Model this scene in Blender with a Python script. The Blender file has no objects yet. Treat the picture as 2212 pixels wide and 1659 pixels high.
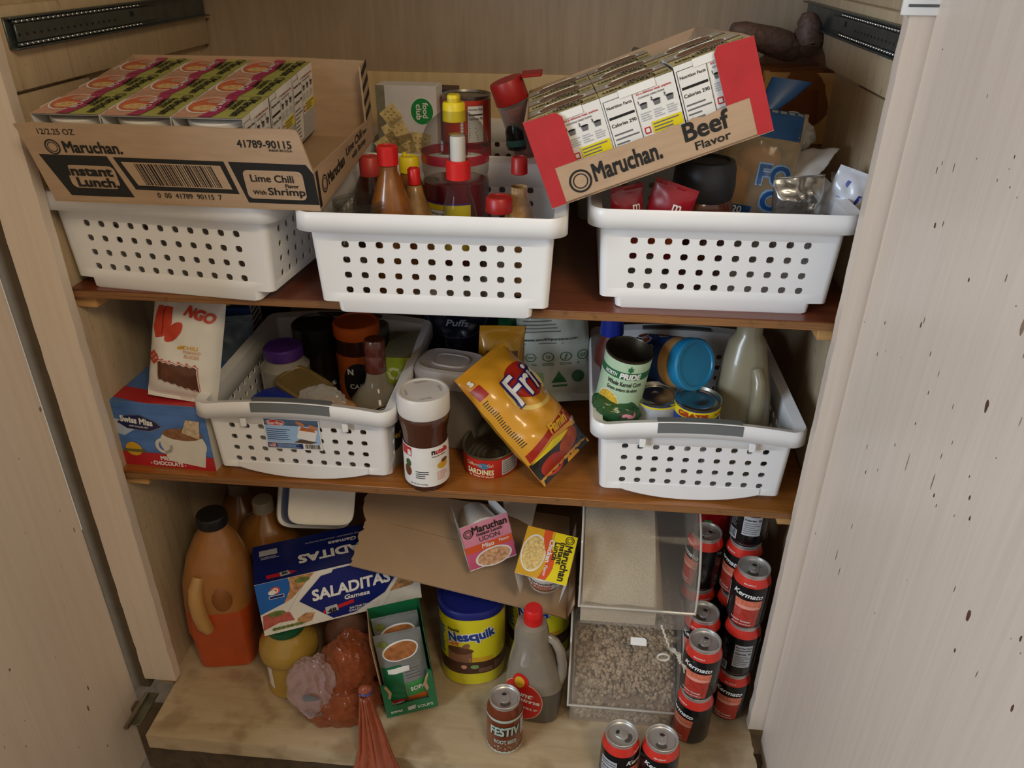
import bpy, bmesh, math, random
from mathutils import Vector, Matrix, Euler, noise
from mathutils.geometry import tessellate_polygon

PI = math.pi
S = bpy.context.scene
COL = S.collection

# ------------------------------------------------------------------ camera
FPX, CX, CY = 1711.0, 1106.0, 829.5
CAM = Vector((0.167, -0.90, 1.30))
R_ = Vector((0.995588, 0.093630, 0.006251))
U_ = Vector((-0.050904, 0.482905, 0.874192))
F_ = Vector((-0.078831, 0.870653, -0.485540))
cd = bpy.data.cameras.new('camera')
cam = bpy.data.objects.new('camera', cd)
COL.objects.link(cam)
mw = Matrix.Identity(4)
for i in range(3):
    mw[i][0] = R_[i]; mw[i][1] = U_[i]; mw[i][2] = -F_[i]; mw[i][3] = CAM[i]
cam.matrix_world = mw
cd.sensor_width = 36.0
cd.lens = 36.0 * FPX / 2212.0
cd.clip_start = 0.02
S.camera = cam

# ------------------------------------------------------------------ light
S.view_settings.view_transform = 'Standard'
S.view_settings.look = 'None'
S.view_settings.gamma = 1.0
S.view_settings.exposure = 0.0
S.view_settings.use_curve_mapping = False
wd = bpy.data.worlds.new('room'); S.world = wd
wd.use_nodes = True
wd.node_tree.nodes['Background'].inputs[0].default_value = (1.0, 0.86, 0.70, 1)
wd.node_tree.nodes['Background'].inputs[1].default_value = 0.34

def area(name, loc, target, size, power, color):
    l = bpy.data.lights.new(name, 'AREA'); l.shape = 'RECTANGLE'
    l.size, l.size_y = size; l.energy = power; l.color = color
    o = bpy.data.objects.new(name, l); COL.objects.link(o)
    o.location = loc
    o.rotation_euler = (Vector(target) - Vector(loc)).to_track_quat('-Z', 'Y').to_euler()
    return o
# daylight from a window on the viewer's left, and a warm ceiling lamp behind the viewer
area('window_daylight', (-1.75, -1.75, 1.55), (0.55, 0.1, 0.95), (0.9, 1.0), 52.0, (0.72, 0.85, 1.0))
area('ceiling_lamp', (0.85, -1.55, 2.35), (-0.1, 0.25, 0.5), (0.5, 0.5), 16.0, (1.0, 0.80, 0.52))

# ------------------------------------------------------------------ pixel rays (frame of 2212 x 1659)
def ray(px, py):
    return R_ * ((px - CX) / FPX) + U_ * (-(py - CY) / FPX) + F_
def AZ(px, py, z):
    d = ray(px, py); return CAM + d * ((z - CAM.z) / d.z)
def AY(px, py, y):
    d = ray(px, py); return CAM + d * ((y - CAM.y) / d.y)
def AX(px, py, x):
    d = ray(px, py); return CAM + d * ((x - CAM.x) / d.x)

# ------------------------------------------------------------------ materials
def lin(c):
    return c / 12.92 if c <= 0.04045 else ((c + 0.055) / 1.055) ** 2.4
def rgb(h):
    h = h.lstrip('#')
    return tuple(lin(int(h[i:i + 2], 16) / 255.0) for i in (0, 2, 4)) + (1.0,)
MATS = {}
def mat(name, hexc, rough=0.5, metal=0.0, var=0.06, scale=30.0, stretch=(1, 1, 1), bump=0.0, bscale=None, trans=0.0, coat=0.0, spec=0.5, sss=0.0):
    """Principled material whose colour wanders a little with object-space noise."""
    if name in MATS: return MATS[name]
    m = bpy.data.materials.new(name); m.use_nodes = True
    nt = m.node_tree; b = nt.nodes['Principled BSDF']
    c = rgb(hexc)
    b.inputs['Roughness'].default_value = rough
    b.inputs['Metallic'].default_value = metal
    b.inputs['Coat Weight'].default_value = coat
    b.inputs['Transmission Weight'].default_value = trans
    b.inputs['Specular IOR Level'].default_value = spec
    if sss:
        b.inputs['Subsurface Weight'].default_value = sss
        b.inputs['Subsurface Radius'].default_value = (0.02, 0.012, 0.006)
    b.inputs['Base Color'].default_value = c
    tc = nt.nodes.new('ShaderNodeTexCoord')
    mp = nt.nodes.new('ShaderNodeMapping'); mp.inputs['Scale'].default_value = stretch
    nt.links.new(tc.outputs['Object'], mp.inputs['Vector'])
    nz = nt.nodes.new('ShaderNodeTexNoise'); nz.inputs['Scale'].default_value = scale; nz.inputs['Detail'].default_value = 4
    nt.links.new(mp.outputs['Vector'], nz.inputs['Vector'])
    if var:
        rp = nt.nodes.new('ShaderNodeValToRGB')
        rp.color_ramp.elements[0].position = 0.3; rp.color_ramp.elements[1].position = 0.7
        rp.color_ramp.elements[0].color = tuple(max(0, x * (1 - var)) for x in c[:3]) + (1,)
        rp.color_ramp.elements[1].color = tuple(min(1, x * (1 + var)) for x in c[:3]) + (1,)
        nt.links.new(nz.outputs['Fac'], rp.inputs['Fac'])
        nt.links.new(rp.outputs['Color'], b.inputs['Base Color'])
    if bump:
        bn = nt.nodes.new('ShaderNodeBump'); bn.inputs['Strength'].default_value = bump
        bn.inputs['Distance'].default_value = 0.002
        src = nz
        if bscale:
            src = nt.nodes.new('ShaderNodeTexNoise'); src.inputs['Scale'].default_value = bscale
            nt.links.new(mp.outputs['Vector'], src.inputs['Vector'])
        nt.links.new(src.outputs['Fac'], bn.inputs['Height'])
        nt.links.new(bn.outputs['Normal'], b.inputs['Normal'])
    MATS[name] = m
    return m

def clear(name, tint='#ffffff', amount=0.85, rough=0.08, body='#d8d4cc', crease=0.0, cscale=22.0):
    """Thin clear plastic or glass: mostly see-through, glossy at grazing angles."""
    if name in MATS: return MATS[name]
    m = bpy.data.materials.new(name); m.use_nodes = True
    nt = m.node_tree; b = nt.nodes['Principled BSDF']; out = nt.nodes['Material Output']
    b.inputs['Base Color'].default_value = rgb(body); b.inputs['Roughness'].default_value = rough
    t = nt.nodes.new('ShaderNodeBsdfTransparent'); t.inputs[0].default_value = rgb(tint)
    if crease:                                            # crinkled film
        tc = nt.nodes.new('ShaderNodeTexCoord'); n = nt.nodes.new('ShaderNodeTexNoise')
        n.noise_type = 'RIDGED_MULTIFRACTAL'; n.inputs['Scale'].default_value = cscale; n.inputs['Detail'].default_value = 3; n.inputs['Distortion'].default_value = 0.8
        bn = nt.nodes.new('ShaderNodeBump'); bn.inputs['Strength'].default_value = crease; bn.inputs['Distance'].default_value = 0.006
        nt.links.new(tc.outputs['Object'], n.inputs['Vector']); nt.links.new(n.outputs['Fac'], bn.inputs['Height']); nt.links.new(bn.outputs['Normal'], b.inputs['Normal'])
    lw = nt.nodes.new('ShaderNodeLayerWeight'); lw.inputs['Blend'].default_value = 0.35
    mr = nt.nodes.new('ShaderNodeMapRange')
    mr.inputs['To Min'].default_value = 1 - amount; mr.inputs['To Max'].default_value = min(1.0, 1 - amount + 0.55)
    nt.links.new(lw.outputs['Facing'], mr.inputs['Value'])
    mx = nt.nodes.new('ShaderNodeMixShader')
    nt.links.new(mr.outputs['Result'], mx.inputs[0]); nt.links.new(t.outputs[0], mx.inputs[1]); nt.links.new(b.outputs[0], mx.inputs[2])
    nt.links.new(mx.outputs[0], out.inputs['Surface'])
    MATS[name] = m
    return m

def wood(name, c1, c2, stretch, scale=9.0, rough=0.5, spots=0.0, bump=0.05, coat=0.0, dark='#2a2018', spot_scale=60.0, lo=0.62):
    """Grained wood: two noise octaves pulled out along the grain, plus optional dark specks of dirt."""
    if name in MATS: return MATS[name]
    m = bpy.data.materials.new(name); m.use_nodes = True
    nt = m.node_tree; b = nt.nodes['Principled BSDF']; N = nt.nodes; L = nt.links
    b.inputs['Roughness'].default_value = rough; b.inputs['Coat Weight'].default_value = coat
    b.inputs['Coat Roughness'].default_value = 0.25
    tc = N.new('ShaderNodeTexCoord'); mp = N.new('ShaderNodeMapping'); mp.inputs['Scale'].default_value = stretch
    L.new(tc.outputs['Object'], mp.inputs['Vector'])
    n1 = N.new('ShaderNodeTexNoise'); n1.inputs['Scale'].default_value = scale; n1.inputs['Detail'].default_value = 6; n1.inputs['Roughness'].default_value = 0.65
    n1.inputs['Distortion'].default_value = 0.6
    L.new(mp.outputs['Vector'], n1.inputs['Vector'])
    rp = N.new('ShaderNodeValToRGB'); rp.color_ramp.elements[0].position = 0.28; rp.color_ramp.elements[1].position = 0.72
    rp.color_ramp.elements[0].color = rgb(c2); rp.color_ramp.elements[1].color = rgb(c1)
    L.new(n1.outputs['Fac'], rp.inputs['Fac'])
    col = rp.outputs['Color']
    if spots:
        n2 = N.new('ShaderNodeTexNoise'); n2.inputs['Scale'].default_value = spot_scale; n2.inputs['Detail'].default_value = 3
        L.new(tc.outputs['Object'], n2.inputs['Vector'])
        r2 = N.new('ShaderNodeValToRGB'); r2.color_ramp.elements[0].position = lo; r2.color_ramp.elements[1].position = lo + 0.12
        r2.color_ramp.elements[0].color = (0, 0, 0, 1); r2.color_ramp.elements[1].color = (spots, spots, spots, 1)
        L.new(n2.outputs['Fac'], r2.inputs['Fac'])
        mx = N.new('ShaderNodeMix'); mx.data_type = 'RGBA'
        L.new(r2.outputs['Color'], mx.inputs['Factor']); L.new(col, mx.inputs['A']); mx.inputs['B'].default_value = rgb(dark)
        col = mx.outputs['Result']
    L.new(col, b.inputs['Base Color'])
    bn = N.new('ShaderNodeBump'); bn.inputs['Strength'].default_value = bump; bn.inputs['Distance'].default_value = 0.002
    L.new(n1.outputs['Fac'], bn.inputs['Height']); L.new(bn.outputs['Normal'], b.inputs['Normal'])
    MATS[name] = m
    return m

W_DOOR = wood('door_birch', '#e4d5c5', '#d9c8b7', (30, 30, 0.9), 3.0, 0.45, 0, 0.03, 0.15)
W_SIDE = wood('side_birch', '#c9b494', '#b29b7b', (24, 24, 1.2), 3.0, 0.5, 0.25, 0.04)
W_BACK = wood('back_ply', '#ab967d', '#97826b', (18, 18, 1.4), 3.0, 0.6)
W_BACK2 = wood('back_ply_light', '#d6bb8c', '#c3a779', (18, 18, 1.6), 3.0, 0.55, 0, 0.04, 0.2)
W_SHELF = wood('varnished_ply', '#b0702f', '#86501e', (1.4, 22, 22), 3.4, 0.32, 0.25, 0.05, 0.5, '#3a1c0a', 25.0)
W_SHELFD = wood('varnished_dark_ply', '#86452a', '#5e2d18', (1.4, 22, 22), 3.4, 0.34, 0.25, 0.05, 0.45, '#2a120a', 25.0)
W_EDGE = wood('ply_edge', '#a2703f', '#5a3a20', (2.0, 60, 150), 4.0, 0.6, 0.4, 0.2, 0.0, '#2a1a10', 40.0)
W_FLOOR = wood('floor_ply', '#c6b393', '#ad9571', (2.2, 12, 12), 2.4, 0.5, 0.5, 0.06, 0.2, '#7d6240', 11.0, 0.52)
W_RAW = wood('raw_pine', '#cfa066', '#b5854c', (2, 20, 20), 5.0, 0.7)

WHITE = mat('white_plastic', '#eeeeee', 0.38, var=0.015)
GREYH = mat('grey_rubber', '#686c6c', 0.55, var=0.03)
CARD = mat('cardboard', '#b4977a', 0.8, var=0.07, scale=18, stretch=(1, 1, 5), bump=0.08, bscale=140)
CARDIN = mat('cardboard_inside', '#aa8d6d', 0.85, var=0.06, scale=14, bump=0.06, bscale=90)
INK = mat('black_ink', '#171716', 0.6, var=0.1)
GREYINK = mat('grey_ink', '#6f6f70', 0.7, var=0.1)
LGREY = mat('pale_grey_print', '#b4b6ba', 0.6, var=0.12, scale=300)
PAPER = mat('white_paper', '#e8e6e2', 0.6, var=0.03)
FOAM = mat('white_foam', '#ebe6dc', 0.6, var=0.03)
RED = mat('red_print', '#c42127', 0.45, var=0.06)
REDCARD = mat('red_card', '#b2262b', 0.75, var=0.08, bump=0.05, bscale=120)
REDP = mat('red_plastic', '#cf1d1c', 0.35, var=0.04)
PINKRED = mat('faded_red_plastic', '#c43f3b', 0.4, var=0.04)
YELP = mat('yellow_plastic', '#f0d81c', 0.4, var=0.03)
YEL = mat('yellow_print', '#e6d21c', 0.45, var=0.05)
BLACKP = mat('black_plastic', '#1a1a1a', 0.38, var=0.05)
DKP = mat('charcoal_plastic', '#2d2f33', 0.45, var=0.05)
STEEL = mat('tin_steel', '#b9b6ae', 0.28, 1.0, var=0.08, scale=60)
ALU = mat('brushed_aluminium', '#cfcdc9', 0.36, 0.75, var=0.06, scale=90)
ZINC = mat('dark_zinc', '#6b7474', 0.42, 0.85, var=0.15, scale=40)
DARKGAP = mat('dark_shadow_board', '#3a332b', 0.9, var=0.1)
CLEAR = clear('clear_plastic', '#fbfbf9', 0.92, 0.05, '#4a4a47')
CLEARB = clear('clear_bin', '#f6f3ee', 0.93, 0.08, '#cfc8bd')
GLASSY = clear('clear_film', '#f4f2ee', 0.66, 0.12, '#d6d2ca')
# ------------------------------------------------------------------ mesh builder
class MB:
    def __init__(s):
        s.v = []; s.f = []; s.fm = []; s.mats = []
    def mi(s, m):
        if m not in s.mats: s.mats.append(m)
        return s.mats.index(m)
    def add(s, vs, fs, m, T=None):
        o = len(s.v); k = s.mi(m)
        s.v += [tuple(T @ Vector(p)) for p in vs] if T else [tuple(p) for p in vs]
        for f in fs:
            s.f.append(tuple(i + o for i in f)); s.fm.append(k)
    def addbm(s, bm, m, T=None):
        bm.verts.index_update()
        s.add([v.co.copy() for v in bm.verts], [[v.index for v in f.verts] for f in bm.faces], m, T)
        bm.free()
    def box(s, c, d, m, r=0.0, seg=2, T=None):
        bm = bmesh.new(); bmesh.ops.create_cube(bm, size=1.0)
        for v in bm.verts: v.co = Vector((v.co.x * d[0] + c[0], v.co.y * d[1] + c[1], v.co.z * d[2] + c[2]))
        if r: bmesh.ops.bevel(bm, geom=list(bm.edges), offset=r, segments=seg, affect='EDGES', profile=0.5)
        s.addbm(bm, m, T)
    def lathe(s, prof, m, n=36, T=None, a0=0.0, a1=2 * PI):
        full = abs(a1 - a0 - 2 * PI) < 1e-6
        k = n if full else n + 1
        vs = []; fs = []
        for (r, z) in prof:
            for i in range(k):
                a = a0 + (a1 - a0) * i / n
                vs.append((r * math.cos(a), r * math.sin(a), z))
        for j in range(len(prof) - 1):
            for i in range(n):
                i2 = (i + 1) % k
                fs.append((j * k + i, j * k + i2, (j + 1) * k + i2, (j + 1) * k + i))
        s.add(vs, fs, m, T)
    def loft(s, secs, m, n=40, T=None, cap=(True, True)):
        """superellipse sections (z, cx, cy, rx, ry, p)"""
        vs = []; fs = []
        for (z, cx, cy, rx, ry, p) in secs:
            for i in range(n):
                a = 2 * PI * (i + 0.5) / n; c, q = math.cos(a), math.sin(a)
                vs.append((cx + rx * math.copysign(abs(c) ** (2 / p), c), cy + ry * math.copysign(abs(q) ** (2 / p), q), z))
        for j in range(len(secs) - 1):
            for i in range(n):
                i2 = (i + 1) % n
                fs.append((j * n + i, j * n + i2, (j + 1) * n + i2, (j + 1) * n + i))
        if cap[0]: fs.append(tuple(range(n - 1, -1, -1)))
        if cap[1]: fs.append(tuple(range((len(secs) - 1) * n, len(secs) * n)))
        s.add(vs, fs, m, T)
    def grid(s, fn, nu, nv, m, T=None):
        vs = [fn(i / nu, j / nv) for j in range(nv + 1) for i in range(nu + 1)]
        w = nu + 1
        s.add(vs, [(j * w + i, j * w + i + 1, (j + 1) * w + i + 1, (j + 1) * w + i) for j in range(nv) for i in range(nu)], m, T)
    def tube(s, pts, r, m, n=8, T=None):
        pts = [Vector(p) for p in pts]; vs = []; fs = []
        for i, p in enumerate(pts):
            d = (pts[min(i + 1, len(pts) - 1)] - pts[max(i - 1, 0)]).normalized()
            a = d.orthogonal().normalized(); b = d.cross(a)
            if i and abs(pa.dot(d)) < 0.95:
                a = (pa - d * pa.dot(d)).normalized(); b = d.cross(a)
            pa = a
            rr = r[i] if isinstance(r, (list, tuple)) else r
            vs += [p + (a * math.cos(2 * PI * k / n) + b * math.sin(2 * PI * k / n)) * rr for k in range(n)]
        for i in range(len(pts) - 1):
            for k in range(n):
                k2 = (k + 1) % n
                fs.append((i * n + k, i * n + k2, (i + 1) * n + k2, (i + 1) * n + k))
        fs.append(tuple(range(n - 1, -1, -1))); fs.append(tuple(range((len(pts) - 1) * n, len(pts) * n)))
        s.add(vs, fs, m, T)
    def prism(s, pts, d, m, T=None):
        """polygon (x, z) pushed from y = 0 to y = d"""
        n = len(pts)
        vs = [(x, 0, z) for x, z in pts] + [(x, d, z) for x, z in pts]
        tri = tessellate_polygon([[Vector((x, z, 0)) for x, z in pts]])
        fs = [tuple(t) for t in tri] + [tuple(i + n for i in reversed(t)) for t in tri]
        fs += [(i, (i + 1) % n, (i + 1) % n + n, i + n) for i in range(n)]
        s.add(vs, fs, m, T)
    # ---- printed shapes
    def poly(s, fmap, pts, m, lay=1, seg=None, step=0.0003):
        h = lay * step
        if not seg:
            tri = tessellate_polygon([[Vector((u, v, 0)) for u, v in pts]])
            s.add([fmap(u, v, h) for u, v in pts], [tuple(t) for t in tri], m); return
        bm = bmesh.new()
        bm.faces.new([bm.verts.new((u, v, 0)) for u, v in pts])
        s._sub(bm, seg)
        for v in bm.verts: v.co = Vector(fmap(v.co.x, v.co.y, h))
        s.addbm(bm, m)
    def _sub(s, bm, seg):
        bmesh.ops.triangulate(bm, faces=list(bm.faces))
        for _ in range(7):
            e = [e for e in bm.edges if e.calc_length() > seg]
            if not e: break
            bmesh.ops.subdivide_edges(bm, edges=e, cuts=1, use_grid_fill=False)
            bmesh.ops.triangulate(bm, faces=[f for f in bm.faces if len(f.verts) > 3])
    def rect(s, fmap, u0, v0, u1, v1, m, lay=1, seg=None):
        s.poly(fmap, [(u0, v0), (u1, v0), (u1, v1), (u0, v1)], m, lay, seg)
    def rrect(s, fmap, u0, v0, u1, v1, r, m, lay=1, seg=None):
        P = []
        for cx, cy, a in ((u1 - r, v0 + r, -90), (u1 - r, v1 - r, 0), (u0 + r, v1 - r, 90), (u0 + r, v0 + r, 180)):
            for k in range(5):
                t = math.radians(a + 22.5 * k); P.append((cx + r * math.cos(t), cy + r * math.sin(t)))
        s.poly(fmap, P, m, lay, seg)
    def ell(s, fmap, cu, cv, ru, rv, m, lay=1, seg=None, n=28, rot=0.0):
        c, q = math.cos(rot), math.sin(rot)
        s.poly(fmap, [(cu + ru * math.cos(2 * PI * i / n) * c - rv * math.sin(2 * PI * i / n) * q,
                       cv + ru * math.cos(2 * PI * i / n) * q + rv * math.sin(2 * PI * i / n) * c) for i in range(n)], m, lay, seg)
    def ring(s, fmap, cu, cv, r0, r1, m, lay=1, n=28):
        h = lay * 0.0003; vs = []
        for i in range(n):
            a = 2 * PI * i / n
            vs += [fmap(cu + r0 * math.cos(a), cv + r0 * math.sin(a), h), fmap(cu + r1 * math.cos(a), cv + r1 * math.sin(a), h)]
        s.add(vs, [(2 * i, 2 * i + 1, (2 * i + 3) % (2 * n), (2 * i + 2) % (2 * n)) for i in range(n)], m)
    def lines(s, fmap, u0, v0, u1, v1, n, m, lay=1, fill=0.45, rag=0.25, seed=1, seg=None):
        """rows of fine print too small to read"""
        rnd = random.Random(seed); dv = (v1 - v0) / n
        for i in range(n):
            e = u1 - (u1 - u0) * rag * rnd.random()
            s.rect(fmap, u0, v0 + dv * (i + 0.3), e, v0 + dv * (i + 0.3 + fill), m, lay, seg)
    def bars(s, fmap, u0, v0, u1, v1, m, lay=1, seed=3, n=34):
        rnd = random.Random(seed); u = u0; step = (u1 - u0) / n
        while u < u1 - step:
            w = step * rnd.choice((0.5, 0.5, 1.0, 1.6)); s.rect(fmap, u, v0, min(u + w, u1), v1, m, lay); u += w + step * rnd.choice((0.5, 0.8, 1.2))
    def text(s, fmap, t, cu, cv, m, w=None, h=None, lay=2, rot=0.0, bold=0.02, shear=0.0, arc=0.0, step=0.0003, seg=None):
        vs, fs, (x0, y0, x1, y1) = glyphs(t, bold, shear)
        bw, bh = max(x1 - x0, 1e-6), max(y1 - y0, 1e-6)
        if w and h: sx, sy = w / bw, h / bh
        elif w: sx = sy = w / bw
        else: sx = sy = h / bh
        mx, my = (x0 + x1) / 2, (y0 + y1) / 2; c, q = math.cos(rot), math.sin(rot)
        P = []
        for x, y in vs:
            a, b = (x - mx) * sx, (y - my) * sy
            b += arc * (a / (bw * sx / 2)) ** 2
            P.append((cu + a * c - b * q, cv + a * q + b * c))
        n0 = len(P) // (5 if bold else 1); lift = lambda i: lay * step + (i // n0) * 3.5e-5
        if seg:
            bm = bmesh.new(); bv = [bm.verts.new((a, b, (i // n0) * 3.5e-5)) for i, (a, b) in enumerate(P)]
            for f in fs:
                try: bm.faces.new([bv[i] for i in f])
                except ValueError: pass
            s._sub(bm, seg)
            for v in bm.verts: v.co = Vector(fmap(v.co.x, v.co.y, lay * step + v.co.z))
            s.addbm(bm, m)
        else:
            s.add([fmap(a, b, lift(i)) for i, (a, b) in enumerate(P)], fs, m)
    def build(s, name, parent=None, T=None, angle=38, solid=None):
        me = bpy.data.meshes.new(name)
        vs = s.v if T is None else [tuple(T @ Vector(p)) for p in s.v]
        me.from_pydata(vs, [], s.f)
        for m in s.mats: me.materials.append(m)
        me.polygons.foreach_set('material_index', s.fm)
        me.polygons.foreach_set('use_smooth', [True] * len(s.f))
        me.update()
        me.set_sharp_from_angle(angle=math.radians(angle))
        o = bpy.data.objects.new(name, me); COL.objects.link(o)
        if parent: o.parent = parent
        if solid:
            md = o.modifiers.new('thickness', 'SOLIDIFY'); md.thickness = solid; md.offset = -1
        return o

_G = {}
def glyphs(t, bold, shear):
    k = (t, bold, shear)
    if k not in _G:
        cu = bpy.data.curves.new('lettering', 'FONT'); cu.body = t; cu.shear = shear
        cu.resolution_u = 3; cu.fill_mode = 'FRONT'
        o = bpy.data.objects.new('lettering', cu); me = o.to_mesh()
        v0 = [(v.co.x, v.co.y) for v in me.vertices]; f0 = [tuple(p.vertices) for p in me.polygons]
        vs = []; fs = []; d = bold * .75                  # heavier weight: the same strokes laid down again, shifted
        for dx, dy in ((0, 0),) + (((d, d), (-d, d), (d, -d), (-d, -d)) if d else ()):
            o0 = len(vs); vs += [(a + dx, b + dy) for a, b in v0]; fs += [tuple(i + o0 for i in f) for f in f0]
        o.to_mesh_clear(); bpy.data.objects.remove(o); bpy.data.curves.remove(cu)
        xs = [a for a, b in vs]; ys = [b for a, b in vs]
        _G[k] = (vs, fs, (min(xs), min(ys), max(xs), max(ys)))
    return _G[k]

def plane(o, u, v):
    o, u, v = Vector(o), Vector(u).normalized(), Vector(v).normalized(); n = u.cross(v)
    return lambda a, b, h=0.0: tuple(o + u * a + v * b + n * h)
def wrap(r, phi=-PI / 2):
    """round a can or jar: u runs along the surface, v is the height"""
    rf = r if callable(r) else (lambda z: r)
    r0 = rf(0.5) if not callable(r) else None
    def f(a, b, h=0.0):
        rr = rf(b); t = phi + a / rr
        return ((rr + h) * math.cos(t), (rr + h) * math.sin(t), b)
    return f

def thing(name, label, cat, loc=(0, 0, 0), rot=(0, 0, 0), group=None):
    o = bpy.data.objects.new(name, None); COL.objects.link(o); o.empty_display_size = 0.03
    o.location = loc; o.rotation_euler = Euler([math.radians(a) for a in rot])
    return tag(o, label, cat, group)
def tag(o, label, cat, group=None, kind=None):
    o['label'] = label; o['category'] = cat
    if group: o['group'] = group
    if kind: o['kind'] = kind
    return o
def put(o, loc, rot=(0, 0, 0)):
    o.location = loc; o.rotation_euler = Euler([math.radians(a) for a in rot]); return o
def dup(root, loc, rot, label, group=None):
    r = root.copy(); COL.objects.link(r)
    put(r, loc, rot); r['label'] = label
    if group: r['group'] = group
    for ch in list(root.children):
        c = ch.copy(); COL.objects.link(c); c.parent = r
        for g in list(ch.children):
            d = g.copy(); COL.objects.link(d); d.parent = c
    return r
def struct(o):
    o['kind'] = 'structure'; return o
def nz(x, y, z): return noise.noise(Vector((x, y, z)))

def blob(mb, c, r, m, amp=0.25, freq=14.0, seed=0.0, sub=4, floor=None, fine=0.0, T=None):
    """a crumpled rounded mass"""
    bm = bmesh.new(); bmesh.ops.create_icosphere(bm, subdivisions=sub, radius=1.0)
    for v in bm.verts:
        p = Vector((v.co.x * r[0], v.co.y * r[1], v.co.z * r[2]))
        k = 1 + amp * nz(p.x * freq + seed, p.y * freq, p.z * freq)
        if fine: k += fine * abs(nz(p.x * freq * 3.1, p.y * freq * 3.1 + seed, p.z * freq * 3.1))
        p = p * k + Vector(c)
        if floor is not None and p.z < floor: p.z = floor
        v.co = p
    mb.addbm(bm, m, T)

def pouch(mb, w, h, t, m, seed=0.0, crump=0.003, freq=22.0, n=(26, 34), back=None, seal=0.06, taper=0.0, sag=0.0, seal_b=None):
    """a filled bag standing in its own x-z plane (front faces -y); returns the map of its front"""
    sb = seal if seal_b is None else seal_b
    def body(a, b, side):
        k = abs(2 * a / w); q = b / h
        e = (max(0.0, 1 - k ** 2.6)) ** 0.6
        lo = min(1.0, max(0.0, (q - sb) / 0.30)); hi = min(1.0, max(0.0, (1 - seal - q) / 0.34))
        e *= (math.sin(lo * PI / 2)) ** 0.8 * (math.sin(hi * PI / 2)) ** 0.8
        d = t / 2 * e * (1 + sag * (0.5 - q))
        c = crump * (nz(a * freq + seed, b * freq, side * 3.0) + 0.5 * nz(a * freq * 2.3, b * freq * 2.3 + seed, side * 5.0))
        x = a * (1 - taper * q)
        wob = crump * 1.2 * nz(a * 9 + seed, b * 9, 7.7)
        return Vector((x, (-d if side < 0 else d) + c * (0.3 + e) + wob, b))
    mb.grid(lambda u, v: body((u - .5) * w, v * h, -1), n[0], n[1], m)
    mb.grid(lambda u, v: body((.5 - u) * w, v * h, 1), n[0], n[1], back or m)
    def fm(a, b, hh=0.0):
        p = body(a, b, -1); return (p.x, p.y - hh, p.z)
    return fm

def nutrition(mb, fm, u, v, w, h, cal, lay=1, seg=None, paper=None):
    """a nutrition panel: frame, heading, calories, rows"""
    if paper: mb.rect(fm, u, v, u + w, v + h, paper, lay, seg)
    t = w * 0.018
    for a in ((u, v, u + w, v + t), (u, v + h - t, u + w, v + h), (u, v, u + t, v + h), (u + w - t, v, u + w, v + h)):
        mb.rect(fm, *a, INK, lay + 1, seg)
    mb.text(fm, 'Nutrition Facts', u + w * .5, v + h * .9, INK, w=w * .86, lay=lay + 1, bold=.02)
    mb.rect(fm, u + w * .06, v + h * .74, u + w * .94, v + h * .775, INK, lay + 1, seg)
    mb.text(fm, 'Calories ' + cal, u + w * .5, v + h * .655, INK, w=w * .86, lay=lay + 1, bold=.02)
    mb.lines(fm, u + w * .08, v + h * .05, u + w * .92, v + h * .56, 8, GREYINK, lay + 1, 0.35, 0.5, 5)

def ring_logo(mb, fm, u, v, r, lay=2):
    mb.ring(fm, u, v, r * .82, r, INK, lay); mb.ring(fm, u, v, r * .56, r * .66, INK, lay)
# ------------------------------------------------------------------ the cupboard itself
Z1, Z2, YS, YB = 0.835, 0.497, 0.155, 0.78
def sbox(name, a, b, m, r=0.0):
    mb = MB(); c = [(a[i] + b[i]) / 2 for i in range(3)]; d = [b[i] - a[i] for i in range(3)]
    mb.box((0, 0, 0), d, m, r)
    o = mb.build(name); o.location = c
    return struct(o)
sbox('wall_left', (-0.645, 0.152, -0.03), (-0.62, 0.80, 1.56), W_SIDE)
sbox('trim_1', (-0.62, 0.152, 0.0), (-0.611, 0.345, 1.115), W_SIDE, 0.002)
sbox('wall_right', (0.58, 0.152, -0.03), (0.605, 0.80, 1.56), W_SIDE)
sbox('trim_2', (0.572, 0.152, 0.0), (0.58, 0.42, 1.115), W_SIDE, 0.002)
sbox('wall_back', (-0.645, 0.785, -0.03), (0.605, 0.80, 1.56), W_BACK)
sbox('trim_3', (-0.62, 0.778, 0.0), (0.58, 0.785, 1.073), W_BACK2, 0.002)
sbox('ceiling', (-0.70, 0.10, 1.56), (0.66, 0.80, 1.585), W_SIDE)
# floor board with a worn, slightly ragged front and right edge
def floor_board():
    mb = MB(); rnd = random.Random(4); n = 60
    top = []
    for i in range(n + 1):
        t = i / n; top.append((-0.60 + 1.13 * t, 0.010 + 0.0016 * nz(t * 40, 0, 0)))
    right = [(0.530 + 0.004 * nz(9, k * 3.1, 0), 0.01 + 0.142 * k / 14) for k in range(1, 15)]
    pts = top + right + [(0.58, 0.1521), (0.58, 0.778), (-0.62, 0.778), (-0.62, 0.1521), (-0.60, 0.152)]
    q = [(x, y) for x, y in pts]
    tri = tessellate_polygon([[Vector((x, y, 0)) for x, y in q]])
    m = len(q)
    vs = [(x, y, 0) for x, y in q] + [(x, y, -0.035) for x, y in q]
    mb.add(vs, [tuple(t) for t in tri] + [tuple(i + m for i in reversed(t)) for t in tri] + [(i, i + m, (i + 1) % m + m, (i + 1) % m) for i in range(m)], W_FLOOR)
    return struct(mb.build('floor'))
floor_board()
GROUND = wood('room_floor', '#6b5a44', '#4a3d2f', (6, 6, 6), 6.0, 0.7, 0.3)
sbox('floor', (-2.6, -2.6, -0.32), (2.6, 0.9, -0.30), GROUND)
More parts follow.
